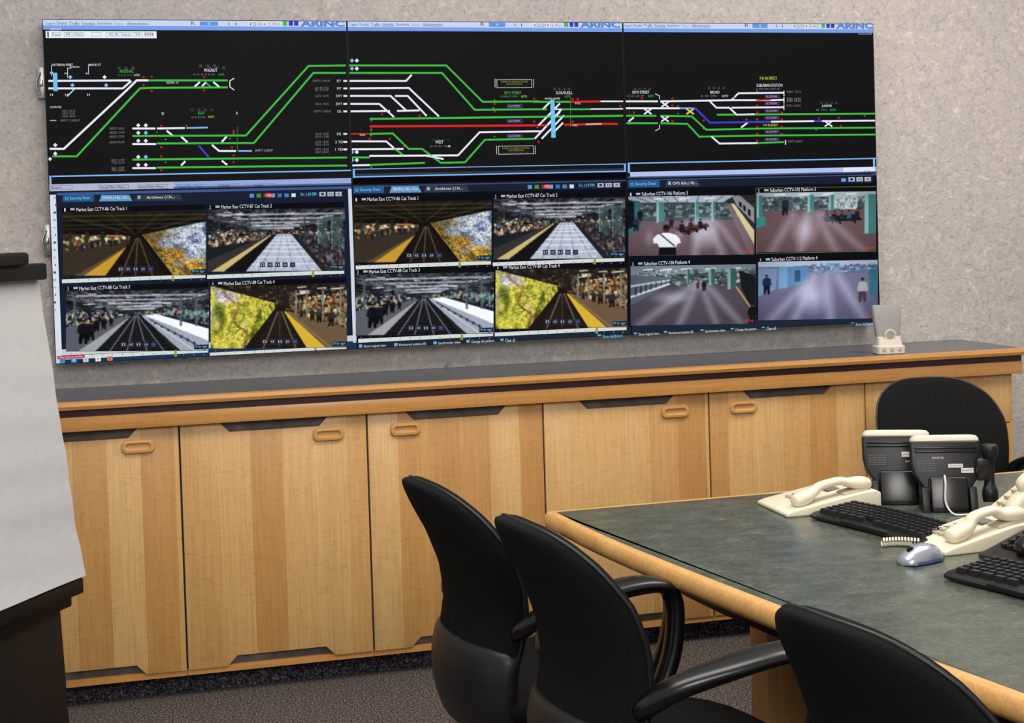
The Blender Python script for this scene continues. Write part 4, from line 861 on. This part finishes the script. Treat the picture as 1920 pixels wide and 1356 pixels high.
def ip_phone(loc,rot,label,hand=1):
    e=empty('office_telephone',loc,rot,label,'telephone',group='black telephones standing on the desk')
    tl=math.radians(-14); BL_=(0,0,.012)
    prism('body',[(-.050,0),(.050,0),(.060,.045),(.080,.075),(.086,.10),(.086,.160),(-.086,.160),(-.086,.10),(-.080,.075),(-.060,.045)],'xz',-.010,.014,M_blkmatte,bev=.005,seg=3,parent=e,loc=BL_,rot=(tl,0,0),label='matte black back shell')
    capr=[]
    for z,w,d in ((.156,.080,.012),(.160,.085,.019),(.168,.084,.019),(.174,.078,.014),(.176,.066,.007)):
        r=rrect(w*2,d*2,d*.9,0,5); capr.append([(p[0],p[2],z) for p in r])
    loft('top_cap',capr,M_pale,40,parent=e,loc=BL_,rot=(tl,0,0),label='rounded top edge, its lit look painted in cream')  # light along the top edge put into the cap's pale colour
    for x in (-.036,.0,.036): box('back_rib',(x-.012,-.016,.012),(x+.012,-.009,.068),M_blk,bev=.003,parent=e,loc=BL_,rot=(tl,0,0))
    for z in (.143,.134): box('upper_ridge',(-.076,-.0155,z-.003),(.076,-.009,z+.003),M_blk,bev=.002,parent=e,loc=BL_,rot=(tl,0,0))
    prism('stand',[(-.03,0),(.08,0),(.075,.010),(.02,.025),(.0,.085),(-.012,.085),(-.03,.010)],'yz',-.045,.045,M_blk,bev=.004,parent=e)
    for sx in (-.058,.058): prism('foot',[(-.035,0),(.04,0),(.03,.012),(-.002,.06),(-.016,.06)],'yz',sx-.009,sx+.009,M_blkmatte,bev=.002,parent=e)
    R_=Matrix.Translation(BL_)@Matrix.Rotation(tl,4,'X')
    for (x,z,w,h) in (((.022,.098,.036,.009),(.050,.086,.030,.012)) if hand else ((.030,.112,.036,.013),)):
        box('label_sticker',(x-w/2,-.0125,z-h/2),(x+w/2,-.0105,z+h/2),M_white,parent=e,loc=BL_,rot=(tl,0,0),label='white printed label')
        textmesh('label_print','4621 08-A1 3920',w*.85,h*.35,M_blk,e,R_@Matrix.Translation((x,-.0128,z)))
    textmesh('brand_lettering','AVAYA',.030,.0055,M_white,e,R_@Matrix.Translation((-.02 if hand else .035,-.0108,.118 if hand else .094)))
    for i in range(5): textmesh('back_print','MODEL IP DC48V 0.2A MADE IN CHINA',.045,.0024,M_grey,e,R_@Matrix.Translation((-.050,-.0108,.110-.006*i)))
    if hand:
        sweep('handset',[(.103,.0,.166,.010,.006),(.103,.0,.162,.019,.017),(.103,.0,.145,.021,.019),(.103,.006,.120,.014,.012),(.103,.008,.07,.013,.012),(.103,.004,.045,.020,.018),(.103,.0,.02,.018,.014)],M_blkmatte,ref=(1,0,0),n=14,sub=4,parent=e)
        box('handset_arm',(.07,-.008,.075),(.10,.012,.13),M_blk,bev=.003,parent=e)
        sweep('cable',[(-.01,-.012,.09,.0025,.0025),(-.012,-.032,.07,.0025,.0025),(-.015,-.045,.03,.0025,.0025),(.0,-.065,.004,.0025,.0025),(.04,-.07,.004,.0025,.0025)],M_white,ref=(1,0,0),n=8,parent=e,label='white network cable')
    return e
ip_phone((1.80,-1.625,DT),math.radians(-24),'black office telephone seen from behind beside its twin',0)
ip_phone((1.868,-1.750,DT),math.radians(-20),'black office telephone with side handset and label stickers',1)

# ------------------------------------------------------------------ keyboards, mouse
def keyboard(loc,rot,label):
    e=empty('computer_keyboard',loc,rot,label,'keyboard',group='black keyboards on the desk')
    Lk,Dk=.38,.16
    def cv(x,y): return y-0.35*x*x
    N=24; rings=[]
    for i in range(N+1):
        x=-Lk/2+Lk*i/N; e_=max(0,1-(abs(x)/(Lk/2))**8)**.5; hd=Dk/2*(0.86+.14*e_)
        rings.append([(x,cv(x,-hd),.004),(x,cv(x,-hd),.010),(x,cv(x,-hd+.012),.015),(x,cv(x,hd-.012),.026),(x,cv(x,hd),.022),(x,cv(x,hd),.004)])
    loft('case',rings,M_blk,40,parent=e)
    bm=bmesh.new()
    rows=[(.050,18),(.029,18),(.010,18),(-.009,18),(-.028,18),(-.047,12)]
    for ry,n_ in rows:
        for i in range(n_):
            w=(Lk-.03)/n_; x=-Lk/2+.015+w*(i+.5)
            if n_==12 and i==5: continue
            g=bmesh.ops.create_cube(bm,size=1)
            zc=.015+(ry+.08)/.16*.011+.004
            for v in g['verts']:
                s=.78 if v.co.z>0 else 1.0
                xx=x+v.co.x*(w-.003)*s; yy=ry+v.co.y*.0155*s
                v.co=Vector((xx,cv(xx,yy),zc+v.co.z*.010))
    me=finish(bm,'keys',False); mkobj('keys',me,parent=e,mat=M_key)
    prism('palm_rest',[(-.08,-.083),(.08,-.083),(.07,-.066),(-.07,-.066)],'xy',.006,.016,M_blkmatte,bev=.003,parent=e)
    for sx in (-.15,.15): box('foot',(sx-.01,.03,.0003),(sx+.01,.045,.005),M_blkmatte,parent=e)
    return e
keyboard((1.635,-1.875,DT),math.radians(-76),'black curved computer keyboard between cream telephones')
keyboard((1.635,-2.49,DT),math.radians(-74),'black curved computer keyboard in front of black telephone')
e=empty('computer_mouse',(1.535,-2.185,DT),math.radians(-160),'silver and blue computer mouse beside cream telephone','mouse')
def mring(x,w,h):
    return [(x,w*math.copysign(abs(math.cos(a))**.9,math.cos(a)),.003+max(0,h*math.sin(a)) ) for a in np.linspace(0,math.pi,13)]+[(x,w*f,.001) for f in (-.6,0,.6)]
loft('shell',[mring(x,w,h) for x,w,h in ((-.056,.008,.006),(-.052,.020,.018),(-.04,.028,.029),(-.015,.031,.036),(.012,.029,.034),(.035,.027,.026),(.050,.022,.016),(.056,.010,.008))],M_silver,80,parent=e)
loft('side_band',[mring(x,w,h) for x,w,h in ((-.05,.026,.010),(-.03,.0335,.013),(.0,.0345,.015),(.03,.031,.012),(.048,.024,.008))],M_blue,80,parent=e,label='blue side grip')
sweep('scroll_wheel',[(.03,-.004,.029,.002,.002),(.03,-.0035,.029,.008,.008),(.03,.0035,.029,.008,.008),(.03,.004,.029,.002,.002)],M_blk,ref=(1,0,0),sub=1,parent=e)

# ------------------------------------------------------------------ speaker
e=empty('computer_speaker',(2.53,-0.27,CT),math.radians(-8),'beige desktop speaker with grey panel standing on the counter','speaker')
rings=[]
for z,w,d,y in ((0,.048,.034,.0),(.004,.052,.038,0),(.028,.053,.038,0),(.034,.047,.030,.002),(.060,.044,.024,.004),(.064,.040,.016,.006)):
    r=rrect(w*2,d*2,min(.014,d*.6),0,4); rings.append([(p[0],p[2]+y,z) for p in r])
loft('base',rings,M_beige,35,parent=e)
rings=[]
for z,w,d,y in ((.055,.042,.012,.006),(.07,.045,.014,.008),(.12,.050,.014,.013),(.172,.053,.013,.018),(.178,.050,.010,.018)):
    r=rrect(w*2,d*2,min(.010,d*.7),0,4); rings.append([(p[0],p[2]+y,z) for p in r])
loft('speaker_panel',rings,M_spk,35,parent=e,label='flat grey speaker panel')
sweep('bass_port',[(0,-.018,.070,.001,.001),(0,-.016,.070,.022,.022),(0,-.022,.070,.022,.022),(0,-.022,.070,.016,.016),(0,-.014,.070,.010,.010),(0,-.013,.070,.001,.001)],M_beige,ref=(1,0,0),n=24,sub=1,parent=e,label='round bass port')
for x in (-.030,.030,.0): sweep('knob',[(x,-.034,.02,.007,.007),(x,-.043,.02,.006,.006)],M_creamd,ref=(1,0,0),n=14,sub=1,parent=e)

# ------------------------------------------------------------------ flip chart on dark stand
e=empty('flip_chart_easel',(-.231,-1.395,0),math.atan2(.834,.545),'white flip chart pad on dark wooden stand','flip chart')
ZP=.690
bm=bmesh.new(); NX,NZ=30,40; g=[]
for j in range(NZ+1):
    row=[]
    for i in range(NX+1):
        u=i/NX; v=j/NZ; x=-.69+.69*u; z=ZP+(1.416-ZP)*v; y=.098*v+.0016*math.sin(z*60+u*3)*(1-v)+.003*math.sin(u*9+v*4)*(1-v)-.010*max(0,.12-v)/.12
        row.append((x+.0015*math.sin(v*20),y,z))
    g.append(row)
F_=[[bm.verts.new(p) for p in r] for r in g]; Bk=[[bm.verts.new((p[0],p[1]+.014,p[2])) for p in r] for r in g]
for j in range(NZ):
    for i in range(NX):
        bm.faces.new((F_[j][i],F_[j][i+1],F_[j+1][i+1],F_[j+1][i])); bm.faces.new((Bk[j][i],Bk[j+1][i],Bk[j+1][i+1],Bk[j][i+1]))
for j in range(NZ):
    for i in (0,NX): bm.faces.new((F_[j][i],F_[j+1][i],Bk[j+1][i],Bk[j][i]))
for i in range(NX):
    for j in (0,NZ): bm.faces.new((F_[j][i],F_[j][i+1],Bk[j][i+1],Bk[j][i]))
me=finish(bm,'paper_pad',True); sharp(me,50); mkobj('paper_pad',me,parent=e,mat=M_paper,label='white paper flip chart pad')
prism('backboard',[(.022,.70),(.040,.70),(.138,1.42),(.120,1.42)],'yz',-.70,-.03,M_blkmatte,parent=e)
box('clamp_bar',(-.72,.068,1.400),(.0,.13,1.440),M_blkmatte,bev=.006,parent=e,label='black top clamp bar')
box('clamp_grip',(-.70,.05,1.438),(-.085,.105,1.468),M_blkmatte,bev=.008,parent=e)
box('ledge',(-.74,-.004,ZP-.041),(-.004,.36,ZP-.004),M_dwood,bev=.004,parent=e)
box('moulding',(-.72,.018,ZP-.071),(-.02,.35,ZP-.041),M_dwood,bev=.006,parent=e)
prism('stand_body',[(.014,0),(.35,0),(.34,ZP-.071),(.046,ZP-.071)],'yz',-.71,-.03,M_dwood,bev=.003,parent=e)
box('base_plinth',(-.73,.0,0),(-.01,.36,.08),M_dwood,bev=.004,parent=e)

# ------------------------------------------------------------------ lights
def area(name,loc,tgt,size,power,col=(1,1,1),sy=None):
    ld=bpy.data.lights.new(name,'AREA'); ld.energy=power; ld.size=size; ld.color=col
    if sy: ld.shape='RECTANGLE'; ld.size_y=sy
    o=bpy.data.objects.new(name,ld); COL.objects.link(o); o.location=loc
    o.rotation_euler=(Vector(tgt)-Vector(loc)).to_track_quat('-Z','Y').to_euler(); return o
area('ceiling_light',(0.6,-2.2,3.1),(0.6,-2.0,0),2.2,56,(1,.97,.93),1.2)
area('ceiling_light',(2.9,-1.6,3.1),(2.9,-1.5,0),1.6,50,(1,.92,.83),1.2)
area('bounce_light',(0.3,-5.6,2.7),(0.9,-1,0.5),1.6,84,(1,.96,.90),1.2)
w=bpy.data.worlds.new('World'); scene.world=w; w.use_nodes=True
bg=w.node_tree.nodes['Background']; bg.inputs[0].default_value=(1,.985,.97,1); bg.inputs[1].default_value=0.47
